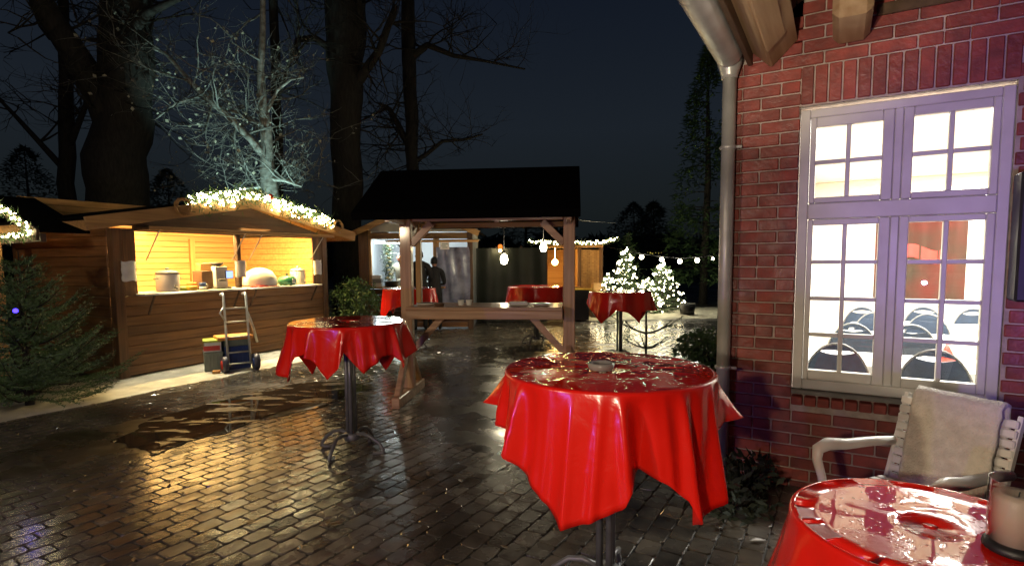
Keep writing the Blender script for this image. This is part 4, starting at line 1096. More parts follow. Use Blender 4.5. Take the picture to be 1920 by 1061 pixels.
for sg, y0, z0 in ((1, -.745, 2.045), (-1, 1.10, 2.05)):
    L = math.hypot(.935 if sg > 0 else .91, .56); a = math.atan2(.56, .935 if sg > 0 else .91)
    Mx = tr(0, y0, z0) @ (rm('X', a) if sg > 0 else rm('Z', PI) @ rm('X', a))
    x0, x1 = (-1.265, 1.045) if sg > 0 else (-1.045, 1.265)
    MB().box(x0, x1, 0, L, .025, .05, .005, Mx).build('roof', M['felt'], st)
    for k in range(8): MB().box(x0 + .01, x1 - .01, .004 + k * L / 8, (k + 1) * L / 8 - .004, .0, .024, .003, Mx).build('roof_board', M['dark_x'], st)
    MB().box(x0, x1, -.02, -.001, -.03, .05, .004, Mx).build('eave_board', M['felt'], st)
# things left on the bar
def cup(label, x, y, m_='enamel', r_=.038, h=.06):
    t_ = thing('cup', label, 'cup', BL(x, y, 1.0885), BR, 'cups on the roofed bar')
    MB().lathe([(r_ * .75, 0), (r_ * .8, .004), (r_, h), (r_ * .9, h), (r_ * .7, .01)], 16).build('body', M[m_], t_)
    MB().lathe([(r_ * .86, h * .7), (.002, h * .72)], 14).build('drink', M['brownbox'], t_); return t_
cup('left one of two small white cups side by side on the bar', -.29, -.05); cup('right one of two small white cups side by side on the bar', -.20, -.03)
for k, (x, y, lb_) in enumerate(((-.70, .0, 'white plate at the left end of the bar top'), (.62, -.02, 'white paper tray at the right part of the bar top'))):
    g = MB(); g.lathe([(.06, 0), (.085, .004), (.12, .02), (.115, .024), (.07, .01), (.01, .009)], 24); o = g.build('plate', M['enamel']); tag(o, lb_, 'plate', loc=BL(x, y, 1.0885), rotz=BR)
o = MB().box(-.10, .10, -.07, .07, 0, .035, .006).build('paper_tray', M['paper']); tag(o, 'pale cardboard tray near the middle right of the bar top', 'tray', loc=BL(.36, .02, 1.0885), rotz=BR + .2)
t = thing('ashtray', 'brown clay ashtray in front of the white plate on the bar', 'ashtray', BL(-.52, -.14, 1.0885), BR)
MB().lathe([(.05, 0), (.06, .03), (.052, .03), (.045, .008), (.005, .007)], 18).build('bowl', M['brownbox'], t)

# ================================================================== FOOD STALL AT THE BACK
sto = thing('food_stall', 'brightly lit food stall with wooden gable front behind the far red table', 'food stall', (-3.45, 13.0, 0), 0)
for x0, x1 in ((-.11, .11), (2.42, 2.54)): MB().box(x0, x1, -.05, .07, 0, 2.35, .006).build('post', M['wood_z'], sto)
MB().box(.115, .175, -.02, .06, .95, 2.30, .004).build('door_jamb', M['pine_z'], sto)
MB().box(1.62, 1.76, -.03, .08, .98, 2.10, .005).build('middle_post', M['pine_z'], sto)
MB().box(.112, 2.415, -.03, .06, 2.10, 2.24, .005).build('lintel', M['fascia'], sto)
for k in range(7): MB().box(.112, 2.415, .0, .022, .03 + k * .13, .155 + k * .13, .004).build('plank', M['wood_x'], sto)
MB().box(.05, 1.9, -.22, .34, .955, .99, .005).build('counter', M['fascia'], sto)
bwz = MB(); bwz.box(-.08, 2.52, 2.2, 2.25, 0, 2.6, .004); bwz.box(-.08, -.05, .08, 2.19, 0, 2.3, .004); bwz.box(2.50, 2.53, .08, 2.19, 0, 2.3, .004); bwz.build('inner_lining', mat('grey_lining', (.42, .46, .50), (.32, .35, .40), .6, scale=2), sto)
MB().prism([(.0, 2.26), (1.25, 2.80), (2.5, 2.26)], .0, .03).build('gable_panel', mat('pale_canvas', (.62, .60, .50), (.52, .50, .42), .6, scale=3), sto, fix=True)
for sgn in (-1, 1):
    Mx = tr(1.25, 0, 2.86) @ rm('Y', R(23.5) * sgn)
    x0, x1 = (-1.6, 0) if sgn < 0 else (0, 1.6)
    MB().box(x0, x1, -.25, 2.4, 0, .04, .004, Mx).build('roof', M['felt'], sto); MB().box(x0, x1, -.285, -.252, -.09, .04, .004, Mx).build('bargeboard', M['fascia'], sto)
fp = MB(); fp.box(.75, 2.72, -1.0, -.04, 0, .02, .003, tr(0, 0, 2.06) @ rm('X', R(3))); fp.build('hatch_flap', mat('flap_panel', (.50, .46, .36), (.40, .36, .28), .5, scale=3), sto)
MB().box(.73, 2.74, -1.03, -1.002, 1.985, 2.03, .003).build('flap_edge', M['fascia'], sto)
for x in (.95, 2.5): MB().tube([(x, -.03, 1.75), (x, -.85, 2.0)], .012, 6).build('flap_stay', M['dark_x'], sto)
MB().tube([(.2, .25, 2.04), (.95, .25, 2.02)], .035, 10).build('tube_lamp', M['tubelamp'], sto)
lamp('stall_lamp', 'POINT', (-2.85, 13.5, 1.95), 75, (.88, 1.0, .95), shadow_soft_size=.1)
lamp('stall_lamp', 'POINT', (-1.9, 13.9, 2.0), 45, (.95, 1.0, .95), shadow_soft_size=.1)
tp = MB(); tp.grid(lambda i, j: (1.70 + j * .034 + .004 * math.sin(i), -.10 + .02 * math.sin(j * .8 + i * .3) + .02 * noise.noise((i * .4, j * .3, 2)), .25 + i * .11), 16, 24)
o = tp.build('tarpaulin', M['tarp']); tag(o, 'crumpled bluish clear tarpaulin hanging at the right end of the food stall', 'tarpaulin', loc=(-3.45, 13.0, 0))
t = thing('paper_sign', 'small white paper sign with green writing hung from the stall flap', 'sign', (-1.44, 11.985, 1.83), 0)
MB().box(-.10, .10, -.002, .002, 0, .20, .001).build('sheet', M['paper'], t)
sg_ = MB()
for k, (xa, xb) in enumerate(((-.07, .05), (-.06, .07), (-.07, .03), (-.05, .06))): sg_.box(xa, xb, -.0032, -.0022, .155 - k * .04, .170 - k * .04, .0003)
sg_.build('lettering', M['teal'], t)
garland('hanging_greenery', 'green hanging greenery with pale blossoms inside the food stall', [(-2.96, 13.35, 2.0), (-2.98, 13.35, 1.7), (-2.95, 13.34, 1.4), (-2.97, 13.35, 1.12)], .11, 21, 900, 0, cat='hanging plant', red=False)
bz = MB()
for k in range(9): bz.ball((-2.93 + .04 * math.sin(k * 2.1), 13.24, 1.95 - k * .095), .035, 8, 5, (1.2, .6, .7))
o = bz.build('blossom_chain', mat('pale_blossom', (.80, .74, .42), (.7, .66, .4), .6, scale=5)); tag(o, 'chain of pale blossoms hung before the stall greenery', 'blossom chain')
for k, (x, z, m_, lb_) in enumerate(((-3.14, .991, 'enamel', 'lower white food box of the stack on the stall counter'), (-3.14, 1.083, 'grey', 'grey food box in the middle of the stall counter stack'), (-3.15, 1.175, 'enamel', 'upper white food box of the stack on the stall counter'))):
    o = MB().box(-.10, .10, -.09, .09, 0, .09, .008).build('food_box', M[m_]); tag(o, lb_, 'food box', 'food boxes on the stall counter', loc=(x, 12.98, z))
t = thing('cooking_pot', 'dark round cooking pot on the stall counter beside the food boxes', 'pot', (-2.82, 13.0, .991))
MB().lathe([(.12, 0), (.15, .02), (.155, .12), (.16, .125), (.14, .125), (.13, .03), (.01, .02)], 22).build('body', M['black'], t); MB().tube([(.15, 0, .10), (.2, 0, .10)], .012, 6).build('handle', M['black'], t)

# ================================================================== PEOPLE
def person(label, p, rot, h, jm, hm, pose, cat='person'):
    t_ = thing('person', label, cat, p, rot); k = h / 1.75
    V = {}; E = []; vs = []; rs = []
    def v(n, x, y, z, r1, r2=None): V[n] = len(vs); vs.append((x * k, y * k, z * k)); rs.append((r1 * k, (r2 or r1) * k))
    def e_(*n):
        for a, b_ in zip(n, n[1:]): E.append((V[a], V[b_]))
    ln = pose.get('lean', 0)
    v('pel', 0, 0, .98, .155, .12); v('wst', 0, .02 + ln * .1, 1.12, .15, .115); v('chs', 0, .02 + ln * .35, 1.32, .175, .125); v('nck0', 0, .0 + ln * .5, 1.475, .075); v('nck', 0, .01 + ln * .55, 1.54, .055)
    e_('pel', 'wst', 'chs', 'nck0', 'nck')
    for s_, sx_ in (('l', -1), ('r', 1)):
        v('sh' + s_, .185 * sx_, .01 + ln * .45, 1.42, .075); v('el' + s_, .255 * sx_, .06 + ln * .6, 1.13, .052); hx = pose.get('hand', .14)
        v('wr' + s_, hx * sx_, .28 + ln * .7, 1.12, .034); v('pm' + s_, (hx - .02) * sx_, .345 + ln * .7, 1.125, .034, .02)
        e_('nck0', 'sh' + s_, 'el' + s_, 'wr' + s_, 'pm' + s_)
        for f_ in range(4):
            q = (f_ - 1.5) * .021; L_ = (.075, .085, .08, .062)[f_]
            v('f%d%s' % (f_, s_), (hx - .03 + q) * sx_, .385 + ln * .7, 1.118, .010); v('g%d%s' % (f_, s_), (hx - .035 + q) * sx_, .385 + L_ * .55 + ln * .7, 1.095, .009); e_('pm' + s_, 'f%d%s' % (f_, s_), 'g%d%s' % (f_, s_))
        v('th' + s_, (hx - .07) * sx_, .345 + ln * .7, 1.135, .011); v('ti' + s_, (hx - .09) * sx_, .38 + ln * .7, 1.13, .009); e_('pm' + s_, 'th' + s_, 'ti' + s_)
        v('hp' + s_, .10 * sx_, 0, .88, .105); v('kn' + s_, .11 * sx_, .015, .49, .068); v('an' + s_, .115 * sx_, -.02, .10, .047); v('to' + s_, .13 * sx_, .13, .04, .042)
        e_('pel', 'hp' + s_, 'kn' + s_, 'an' + s_, 'to' + s_)
    me = bpy.data.meshes.new('body'); me.from_pydata(vs, E, []); me.materials.append(M[jm])
    ob = bpy.data.objects.new('body', me); COL.objects.link(ob); ob.parent = t_
    sk = ob.modifiers.new('skin', 'SKIN'); sk.use_smooth_shade = True
    for i, r_ in enumerate(rs): me.skin_vertices[0].data[i].radius = r_
    me.skin_vertices[0].data[0].use_root = True
    ss = ob.modifiers.new('sub', 'SUBSURF'); ss.levels = 2; ss.render_levels = 2
    hy = .02 + ln * .6
    hd = MB()
    def HP(i, j):
        a = PI * i / 12; b_ = 2 * PI * j / 16; x = .078 * math.sin(a) * math.cos(b_); y = .098 * math.sin(a) * math.sin(b_); z = .118 * math.cos(a)
        if y > 0 and z < 0: x *= 1 - .25 * (-z / .118); 
        return (x * k, (hy + y) * k, (1.645 + z) * k)
    hd.grid(HP, 13, 16, closed=True)
    hd.ball((0, (hy + .100) * k, 1.63 * k), .018 * k, 8, 5, (.8, 1, 1.3))
    for sx_ in (-1, 1): hd.ball((.08 * sx_ * k, (hy - .005) * k, 1.64 * k), .026 * k, 8, 5, (.4, .8, 1.2))
    ho = hd.build('head', M['skin'], t_)
    ey = MB()
    for sx_ in (-1, 1): ey.ball((.030 * sx_ * k, (hy + .089) * k, 1.655 * k), .010 * k, 8, 5)
    ey.build('eyes', M['black'], ho); MB().ball((0, (hy + .090) * k, 1.585 * k), .022 * k, 8, 4, (1, .4, .25)).build('mouth', M['redp'], ho)
    hr = MB()
    def CP(i, j):
        a = PI * .62 * i / 9; b_ = 2 * PI * j / 18; f_ = 1.10 + .05 * noise.noise((i * .7, j * .7, 1)); y = .098 * math.sin(a) * math.sin(b_)
        zz = .118 * math.cos(a) * f_
        if y > .03 and i > 5: zz = max(zz, .05)
        return (.078 * math.sin(a) * math.cos(b_) * f_ * k, (hy - .006 + y * f_) * k, (1.645 + zz) * k)
    hr.grid(CP, 10, 18, closed=True); hr.build(pose.get('cover', 'hair'), M[hm], t_)
    return t_
person('person in a black jacket seen from behind at the stall counter, the taller of two', (-2.07, 12.45, 0), 0.0, 1.82, 'jacket', 'jacket', dict())
person('person in a black coat at the right of the taller one, seen from behind', (-1.76, 12.6, 0), .25, 1.66, 'jacket', 'jacket', dict(hand=.10))
person('stall keeper in pale beige top and dark cap behind the stall counter', (-2.72, 13.85, 0), PI - .15, 1.78, 'beige', 'jacket', dict(lean=.25, cover='cap'))

# ================================================================== BACKDROP OF THE YARD
wl = thing('tarpaulin_wall', 'dark green tarpaulin wall between the food stall and the small orange hut', 'tarpaulin wall', (-1.05, 14.4, 0), 0)
g = MB(); g.grid(lambda i, j: (j * .05, .03 * math.sin(j * .55) + .02 * noise.noise((j * .2, i * .5, 3)), i * .19), 11, 40); g.build('sheet', M['tent'], wl)
for x in (0, .65, 1.3, 1.95): MB().box(x - .03, x + .03, .05, .11, 0, 1.95, .004).build('post', M['dark_x'], wl)

h3 = thing('small_hut', 'small orange lit wooden hut with lamps along its roof edge', 'market hut', (.80, 15.6, 0), R(4))
for x0, x1 in ((0, .10), (1.06, 1.16), (1.68, 1.78)): MB().box(x0, x1, -.02, .08, 0, 1.92, .005).build('post', M['wood_z'], h3)
for k in range(6): MB().box(.105, 1.055, .0, .022, .03 + k * .13, .155 + k * .13, .004).build('plank', M['wood_x'], h3)
for k in range(10): MB().box(1.165 + k * .0515, 1.213 + k * .0515, .0, .022, .02, 1.86, .004).build('upright_board', M['fascia'], h3)
g = MB(); g.box(0, 1.78, 1.55, 1.6, 0, 1.9, .004); g.box(-.02, .01, .085, 1.54, 0, 1.9, .004); g.box(1.16, 1.19, .085, 1.54, 0, 1.9, .004); g.build('inner_wall', M['pine_x'], h3)
MB().box(.02, 1.12, -.16, .30, .81, .84, .004).build('counter', M['fascia'], h3)
MB().box(.0, 1.78, -.03, .06, 1.925, 2.0, .004).build('lintel', M['fascia'], h3)
MB().box(-.2, 1.95, -.30, 1.8, .0, .05, .005, tr(0, 0, 2.02) @ rm('X', R(5))).build('roof', M['felt'], h3)
lq = MB(); lq.ball((.46, .30, 1.52), .09, 14, 8); lq.tube([(.46, .30, 1.6), (.46, .30, 1.98)], .008, 5); o = lq.build('hut_lamp', M['amber'], h3)
lamp('amber_lamp', 'POINT', (1.25, 15.55, 1.45), 40, (1.0, .62, .2), shadow_soft_size=.06)
lamp('amber_lamp', 'POINT', (2.4, 15.0, 1.9), 9, (1.0, .62, .25), shadow_soft_size=.06)
garland('light_garland', 'thin string of warm lamps along the roof of the small orange hut', [(.45, 15.22, 2.10), (1.1, 15.26, 2.06), (1.8, 15.32, 2.05), (2.4, 15.36, 2.05), (2.95, 15.4, 2.14)], .05, 31, 380, 60, br=.016, red=False)
bsk = MB(); bsk.box(-.16, .16, -.12, .12, 0, .40, .02); o = bsk.build('wooden_box', M['pine_z']); tag(o, 'pale wooden box standing on end beside the small orange hut', 'box', loc=(2.36, 15.25, .55), rotz=.1)
o = MB().box(-.22, .22, -.2, .2, 0, .55, .01).build('stump_block', M['dark_x']); tag(o, 'dark wooden block under the pale wooden box', 'block', loc=(2.36, 15.25, 0), rotz=.1)
t = thing('side_table', 'narrow table with pale yellow top and black skirt beside the far red tables', 'table', (1.86, 14.6, 0), 0)
MB().box(-.30, .26, -.25, .25, .80, .83, .006).build('tabletop', M['yellow'], t); MB().box(-.33, .14, -.23, .23, .02, .799, .006).build('skirt', M['black'], t)

def hang_lamp(label, p, L, r_):
    t_ = thing('hanging_lamp', label, 'lamp', p, 0, 'bright lamps hung over the yard')
    MB().lathe([(.001, -r_ * 1.5), (r_ * .7, -r_ * 1.3), (r_, -r_ * .3), (r_ * .8, r_ * .8), (.02, r_ * 1.3)], 14).build('bulb', M['bulbw'], t_)
    MB().lathe([(.022, r_ * 1.3), (.026, r_ * 1.7), (.012, r_ * 2.2)], 10).build('socket', M['black'], t_)
    MB().tube([(0, 0, r_ * 2.1), (0, 0, L)], .006, 5).build('cord', M['black'], t_)
    lamp('bulb_light', 'POINT', Vector(p) + Vector((0, -.12, -.02)), 26, (1.0, .86, .58), shadow_soft_size=.06)
    return t_
hang_lamp('lower bright lamp hanging over the yard, seen left between the bar posts', (-.152, 11.2, 1.62), 1.0, .075)
hang_lamp('higher bright lamp hanging over the yard, seen beside the right bar post', (.65, 11.4, 1.86), .78, .07)
cb = MB(); cb.tube([(-2.0, 12.2, 2.78), (-.9, 11.7, 2.67), (-.152, 11.2, 2.615), (.65, 11.4, 2.635), (1.7, 13.4, 2.52), (2.9, 15.6, 2.6)], .008, 5); o = cb.build('cable', M['black']); tag(o, 'black cable over the yard carrying the two bright lamps', 'cable')
t = thing('orange_lantern', 'small orange paper lantern on the dark tarpaulin wall', 'lantern', (-.29, 14.2, 1.86), 0)
MB().lathe([(.03, 0), (.055, .03), (.055, .10), (.03, .13)], 12).build('shade', emis('orange_shade', (1.0, .22, .03), 1.4), t); MB().lathe([(.025, -.06), (.03, -.05), (.03, -.005)], 10).build('bulb', M['bulb'], t)

# festoon lamps strung between the firs and the house
t = thing('festoon_lights', 'row of big white lamps strung on a cable behind the lit firs', 'festoon lights', (3.735, 16.0, 1.65), 0)
fpos = [(0, 0, 0), (.58, 0, -.08), (1.1, 0, -.13), (1.60, 0, -.105), (2.05, 0, -.06), (2.7, .1, .1)]
MB().tube([(-1.0, 0, .30)] + [(x, y, z + .09) for x, y, z in fpos] + [(3.6, .2, .5)], .007, 5).build('cable', M['black'], t)
for k, q in enumerate(fpos):
    b_ = MB(); b_.ball(q, .062 if k < 4 else .035, 12, 8); bo = b_.build('bulb', M['bulbw'], t)
    MB().lathe([(.02, .05), (.024, .09)], 8, tr(*q)).build('socket', M['black'], bo)
    if k < 4: lamp('festoon_light', 'POINT', (3.735 + q[0], 15.86, 1.65 + q[2]), 13, (1.0, .95, .72), shadow_soft_size=.06)

# small lit firs
def fairy(label, c, H, Rr, n, seed):
    rg = random.Random(seed); b_ = MB(); wv = []
    for i in range(n):
        q = (i + .5) / n; a = q * 2 * PI * 6 + rg.gauss(0, .3); rr_ = Rr * (1 - q) ** .8 * rg.uniform(.6, 1.05) + .03
        p = (rr_ * math.cos(a), rr_ * math.sin(a), H * (.10 + .88 * q) + rg.gauss(0, .03)); wv.append(p); b_.ball(p, .018 * rg.uniform(.7, 1.3), 5, 3)
    t_ = thing('fairy_lights', label, 'fairy lights', c, 0, 'fairy lights on the small firs')
    MB().tube(wv, .003, 3, cap=False).build('wire', M['black'], t_); b_.build('bulb', M['fairy'], t_, kind='stuff')
for k, (x, y, H, Rr, n, a, b_) in enumerate(((3.46, 16.9, 1.98, .74, 150, 'tallest of the small lit firs, in the middle of the group', 'fairy lights wound round the tallest small fir'),
                                            (2.56, 14.9, 1.2, .42, 70, 'low lit fir at the left of the tallest small fir', 'fairy lights wound round the low fir on the left'),
                                            (4.42, 16.3, 1.50, .80, 135, 'broad lit fir at the right of the tallest small fir', 'fairy lights wound round the broad fir on the right'),
                                            (3.92, 16.1, 1.05, .52, 80, 'low lit fir filling the gap between the tallest and the broad fir', 'fairy lights wound round the low fir in the gap'))):
    fir('fir_tree', a, (x, y, 0), H, Rr, 40 + k, M['needle2'], .55, 'small lit firs'); fairy(b_, (x, y, 0), H, Rr, n, 50 + k)
fir('fir_tree', 'unlit green fir behind the small lit firs', (3.9, 18.5, 0), 2.6, .8, 61, M['needle2'], .5)
lamp('fairy_glow', 'POINT', (3.7, 15.7, .8), 6, (1.0, .85, .5), shadow_soft_size=.3)
o = MB(); o.lathe([(.16, 0), (.19, .02), (.22, .34), (.2, .34), (.17, .04), (.01, .03)], 20); o = o.build('plant_pot', M['black']); tag(o, 'dark plant pot at the foot of the broad lit fir', 'pot', loc=(4.95, 15.6, 0))

# bare little tree with up-swept arms
t = thing('sapling', 'bare little tree with up-swept arms beside the right red table', 'sapling', (2.13, 8.75, 0), 0)
k = MB(); k.tube([(0, 0, -.03), (0, 0, .4), (0, 0, .72)], [.022, .018, .010], 7); k.build('trunk', M['bark'], t)
fo = MB(); rg = random.Random(4)
for z, L, n, off in ((.18, .40, 5, .3), (.42, .60, 5, 0.1)):
    for i in range(n):
        a = off + i * 2 * PI / n; pts = [Vector((math.cos(a) * L * q, math.sin(a) * L * q, z + L * (.12 * q + .32 * q * q))) for q in (0, .3, .65, 1)]
        k2 = MB().tube(pts, [.016, .013, .010, .004], 5); k2.build('arm', M['bark'], t)
        for s_ in range(70):
            q = rg.uniform(.1, 1); i0 = min(2, int(q * 3)); c_ = pts[i0].lerp(pts[i0 + 1], q * 3 - i0)
            v_ = Vector((rg.gauss(0, 1), rg.gauss(0, 1), rg.gauss(.4, .8))).normalized(); e_ = c_ + v_ * .05; pr = v_.orthogonal().normalized() * .004
            o_ = len(fo.v); fo.v += [tuple(c_ - pr), tuple(c_ + pr), tuple(e_)]; fo.f.append([o_, o_ + 1, o_ + 2]); fo.sm.append(False); fo.mi.append(0)
fo.build('needles', M['needle_dark'], t)

# plants
fir('fir_tree', 'wide dark fir standing at the left corner of the brown hut', (-5.42, 6.12, 0), 1.74, 1.12, 7, M['needle'], 1.25, trunk_r=.045)
bl_ = MB(); bl_.ball((0, 0, 0), .022, 10, 6); o = bl_.build('blue_lamp', M['blueled']); tag(o, 'small glowing blue lamp on the dark fir', 'lamp', loc=(-4.78, 5.32, 1.145))
lamp('blue_glow', 'POINT', (-4.74, 5.24, 1.15), .5, (.1, .06, 1.0), shadow_soft_size=.03)
bush('bush', 'green leafy bush between the brown hut and the food stall', (-3.25, 11.3, 0), .55, .5, .62, 5200, 3, M['needle2'], .07)
bush('bush', 'low bright green bush at the foot of the leafy bush beside the hut', (-3.05, 10.75, 0), .45, .35, .20, 2200, 9, M['needle2'], .06)
bush('bush', 'green bush beside the downpipe at the corner of the brick house', (2.95, 8.1, 0), .55, .45, .26, 2600, 5, M['needle2'], .09)
bush('bush', 'low dark plant at the foot of the brick wall under the window', (1.58, 3.62, 0), .20, .16, .15, 380, 6, M['needle_dark'], .08)
bush('bush', 'dark trailing plant on the ground behind the nearest red table', (1.35, 3.35, 0), .28, .2, .07, 300, 12, M['needle_dark'], .07)

# corner of the neighbouring stall at the left edge
nk = thing('neighbour_stall', 'corner of a small gabled stall with light wooden post at the left edge', 'market hut', (-5.53, 6.62, 0), math.atan2(.57, -.82))
MB().box(1.64, 1.74, .02, .12, 0, 1.95, .005).build('post', M['pine_z'], nk); MB().box(3.5, 3.6, .02, .12, 0, 1.95, .005).build('post', M['pine_z'], nk)
MB().box(.02, 3.9, -.02, .03, 1.85, 1.95, .005).build('lintel', M['dark_x'], nk)
for sgn in (-1, 1):
    Mx = tr(1.95, 0, 2.50) @ rm('Y', R(15.5) * sgn); x0, x1 = (-2.03, 0) if sgn < 0 else (0, 2.03)
    MB().box(x0, x1, -.45, .05, 0, .035, .004, Mx).build('roof', M['felt'], nk); MB().box(x0, x1, .052, .08, -.09, .04, .004, Mx).build('bargeboard', M['dark_x'], nk)
def NL(x, y, z):
    a = math.atan2(.57, -.82); return Vector((-5.53 + x * math.cos(a) - y * math.sin(a), 6.62 + x * math.sin(a) + y * math.cos(a), z))
garland('light_garland', 'warm lamps along the sloping roof edge of the stall at the left edge', [NL(.02, .1, 1.98), NL(.7, .1, 2.16), NL(1.3, .1, 2.33), NL(1.95, .1, 2.52)], .05, 41, 300, 50, br=.013, red=False)
garland('light_garland', 'warm lamps along the level beam of the stall at the left edge', [NL(.02, .1, 1.95), NL(.8, .1, 1.93), NL(1.6, .1, 1.92), NL(2.3, .1, 1.92)], .04, 42, 220, 36, br=.013, red=False)

# ================================================================== TREES
def tree(name, label, limbs, mtl, seed, twigs, tl, leaves=0, leafm='leaf', group=None, lsz=.05, box=None):
    rg = random.Random(seed); base = limbs[0][0]
    o0 = Vector((base[0], base[1], 0)); t_ = thing(name, label, 'tree', o0, 0, group)
    k = MB(); tw = MB(); ends = []
    for li, L in enumerate(limbs):
        pts = []; rs = []
        for a, b_ in zip(L, L[1:]):
            for s_ in range(5):
                q = s_ / 5; p = Vector(a[:3]).lerp(Vector(b_[:3]), q); r_ = a[3] + (b_[3] - a[3]) * q
                p += Vector((noise.noise((p.z * .9, li, seed)), noise.noise((p.z * .9, li, seed + 5)), 0)) * r_ * .35
                pts.append(p - o0); rs.append(r_ * (1 + .10 * noise.noise((p.x * 2 + s_, p.z * 3, seed))))
        pts.append(Vector(L[-1][:3]) - o0); rs.append(L[-1][3])
        if li == 0: pts[0].z = -.05
        k.tube(pts, rs, 12 if rs[0] > .1 else 7)
        ends.append((pts, rs))
    def grow(p, d, L, r_, lev):
        pts = [p]; n = 5
        for i in range(n):
            d = (d + Vector((rg.gauss(0, .22), rg.gauss(0, .22), rg.gauss(.03, .16)))).normalized(); pts.append(pts[-1] + d * L / n)
        tw.tube(pts, [r_ * (1 - .8 * i / n) for i in range(n + 1)], 4 if lev else 5, cap=False)
        if lev > 0:
            for i in range(rg.randint(3, 5)):
                q = rg.randint(1, n); dd = (d + Vector((rg.gauss(0, .8), rg.gauss(0, .8), rg.gauss(.1, .6)))).normalized()
                grow(pts[q], dd, L * rg.uniform(.45, .7), r_ * .5, lev - 1)
        for i in range(1 if rg.random() < leaves else 0):
            q = pts[rg.randint(1, n)] + Vector((rg.gauss(0, .03), rg.gauss(0, .03), rg.gauss(0, .03)))
            v_ = Vector((rg.gauss(0, 1), rg.gauss(0, 1), rg.gauss(0, .6))).normalized(); w_ = v_.orthogonal().normalized()
            s_ = lsz * rg.uniform(.6, 1.4); o_ = len(lf.v)
            lf.v += [tuple(q), tuple(q + v_ * s_ * .5 + w_ * s_ * .4), tuple(q + v_ * s_), tuple(q + v_ * s_ * .5 - w_ * s_ * .4)]; lf.f.append([o_, o_ + 1, o_ + 2, o_ + 3]); lf.sm.append(False); lf.mi.append(0)
    lf = MB()
    for i in range(twigs):
        pts, rs = rg.choice(ends[1:] if len(ends) > 1 and rg.random() < .7 else ends)
        q = rg.randint(len(pts) // 3 if pts is ends[0][0] else 1, len(pts) - 1)
        if pts[q].z < 2.3: continue
        d = Vector((rg.gauss(0, 1), rg.gauss(0, 1), rg.gauss(.25, .5))).normalized()
        grow(pts[q], d, tl * rg.uniform(.6, 1.2), min(rs[q] * .45, .035), 2)
    k.build('trunk', mtl, t_); tw.build('branches', M['twig'] if leaves else mtl, t_, kind='stuff')
    if leaves: lf.build('leaves', M[leafm], t_, kind='stuff')
    return t_
tree('broad_tree', 'thick dark tree trunk rising behind the left end of the brown hut',
     [[(-9.56, 13.5, 0, .74), (-9.45, 13.5, 3.03, .662), (-9.31, 13.5, 4.67, .617), (-9.07, 13.5, 6.27, .571), (-8.93, 13.5, 7.72, .519), (-8.76, 13.5, 11.5, .42)],
      [(-9.38, 13.5, 4.54, .389), (-9.55, 13.3, 5.48, .363), (-9.77, 13.0, 6.22, .299), (-10.1, 12.6, 6.98, .247), (-10.35, 12.3, 7.95, .195), (-10.9, 12.2, 9.8, .12)],
      [(-9.0, 13.4, 6.8, .15), (-8.3, 13.2, 7.3, .10), (-7.4, 13.1, 7.6, .06)]], M['bark'], 1, 26, 2.2)
tree('broad_tree', 'tall dark forked trunk between the pale lit tree and the black bar roof',
     [[(-4.7, 16, 0, .47), (-4.68, 16, 2.65, .40), (-4.66, 16, 5.34, .415), (-4.62, 16, 6.65, .477), (-4.55, 16, 7.95, .56), (-4.46, 16, 11.5, .45)],
      [(-4.33, 16, 6.51, .154), (-3.91, 15.7, 6.91, .131), (-3.54, 15.4, 7.2, .108), (-3.0, 15.2, 8.3, .07)],
      [(-4.87, 16, 7.38, .108), (-5.31, 15.6, 7.63, .085), (-5.6, 15.2, 7.44, .077), (-5.75, 15, 6.92, .054)],
      [(-4.4, 16, 7.95, .154), (-4.13, 15.7, 8.39, .108), (-4.11, 15.5, 8.99, .092)]], M['bark'], 2, 24, 2.0)
tree('broad_tree', 'slim dark tree with crooked low limbs above the black bar roof',
     [[(-3.16, 18, 0, .24), (-3.13, 18, 4.29, .19), (-3.15, 18, 5.63, .199), (-3.18, 18, 7.27, .216), (-3.2, 18, 8.73, .22), (-3.13, 18, 12, .15)],
      [(-3.16, 18, 4.96, .104), (-3.52, 18, 5.79, .095), (-3.84, 18, 6.37, .078), (-4.14, 18, 6.54, .052)],
      [(-3.13, 18, 4.71, .078), (-2.69, 18, 4.96, .069), (-2.17, 18, 5.37, .061), (-1.49, 18, 5.41, .043), (-.89, 18, 5.58, .026)],
      [(-3.2, 18, 7.92, .138), (-2.62, 18, 8.33, .095), (-1.79, 18, 8.0, .069), (-.79, 18, 7.83, .043), (.47, 18, 7.57, .026)]], M['bark'], 3, 46, 1.9)
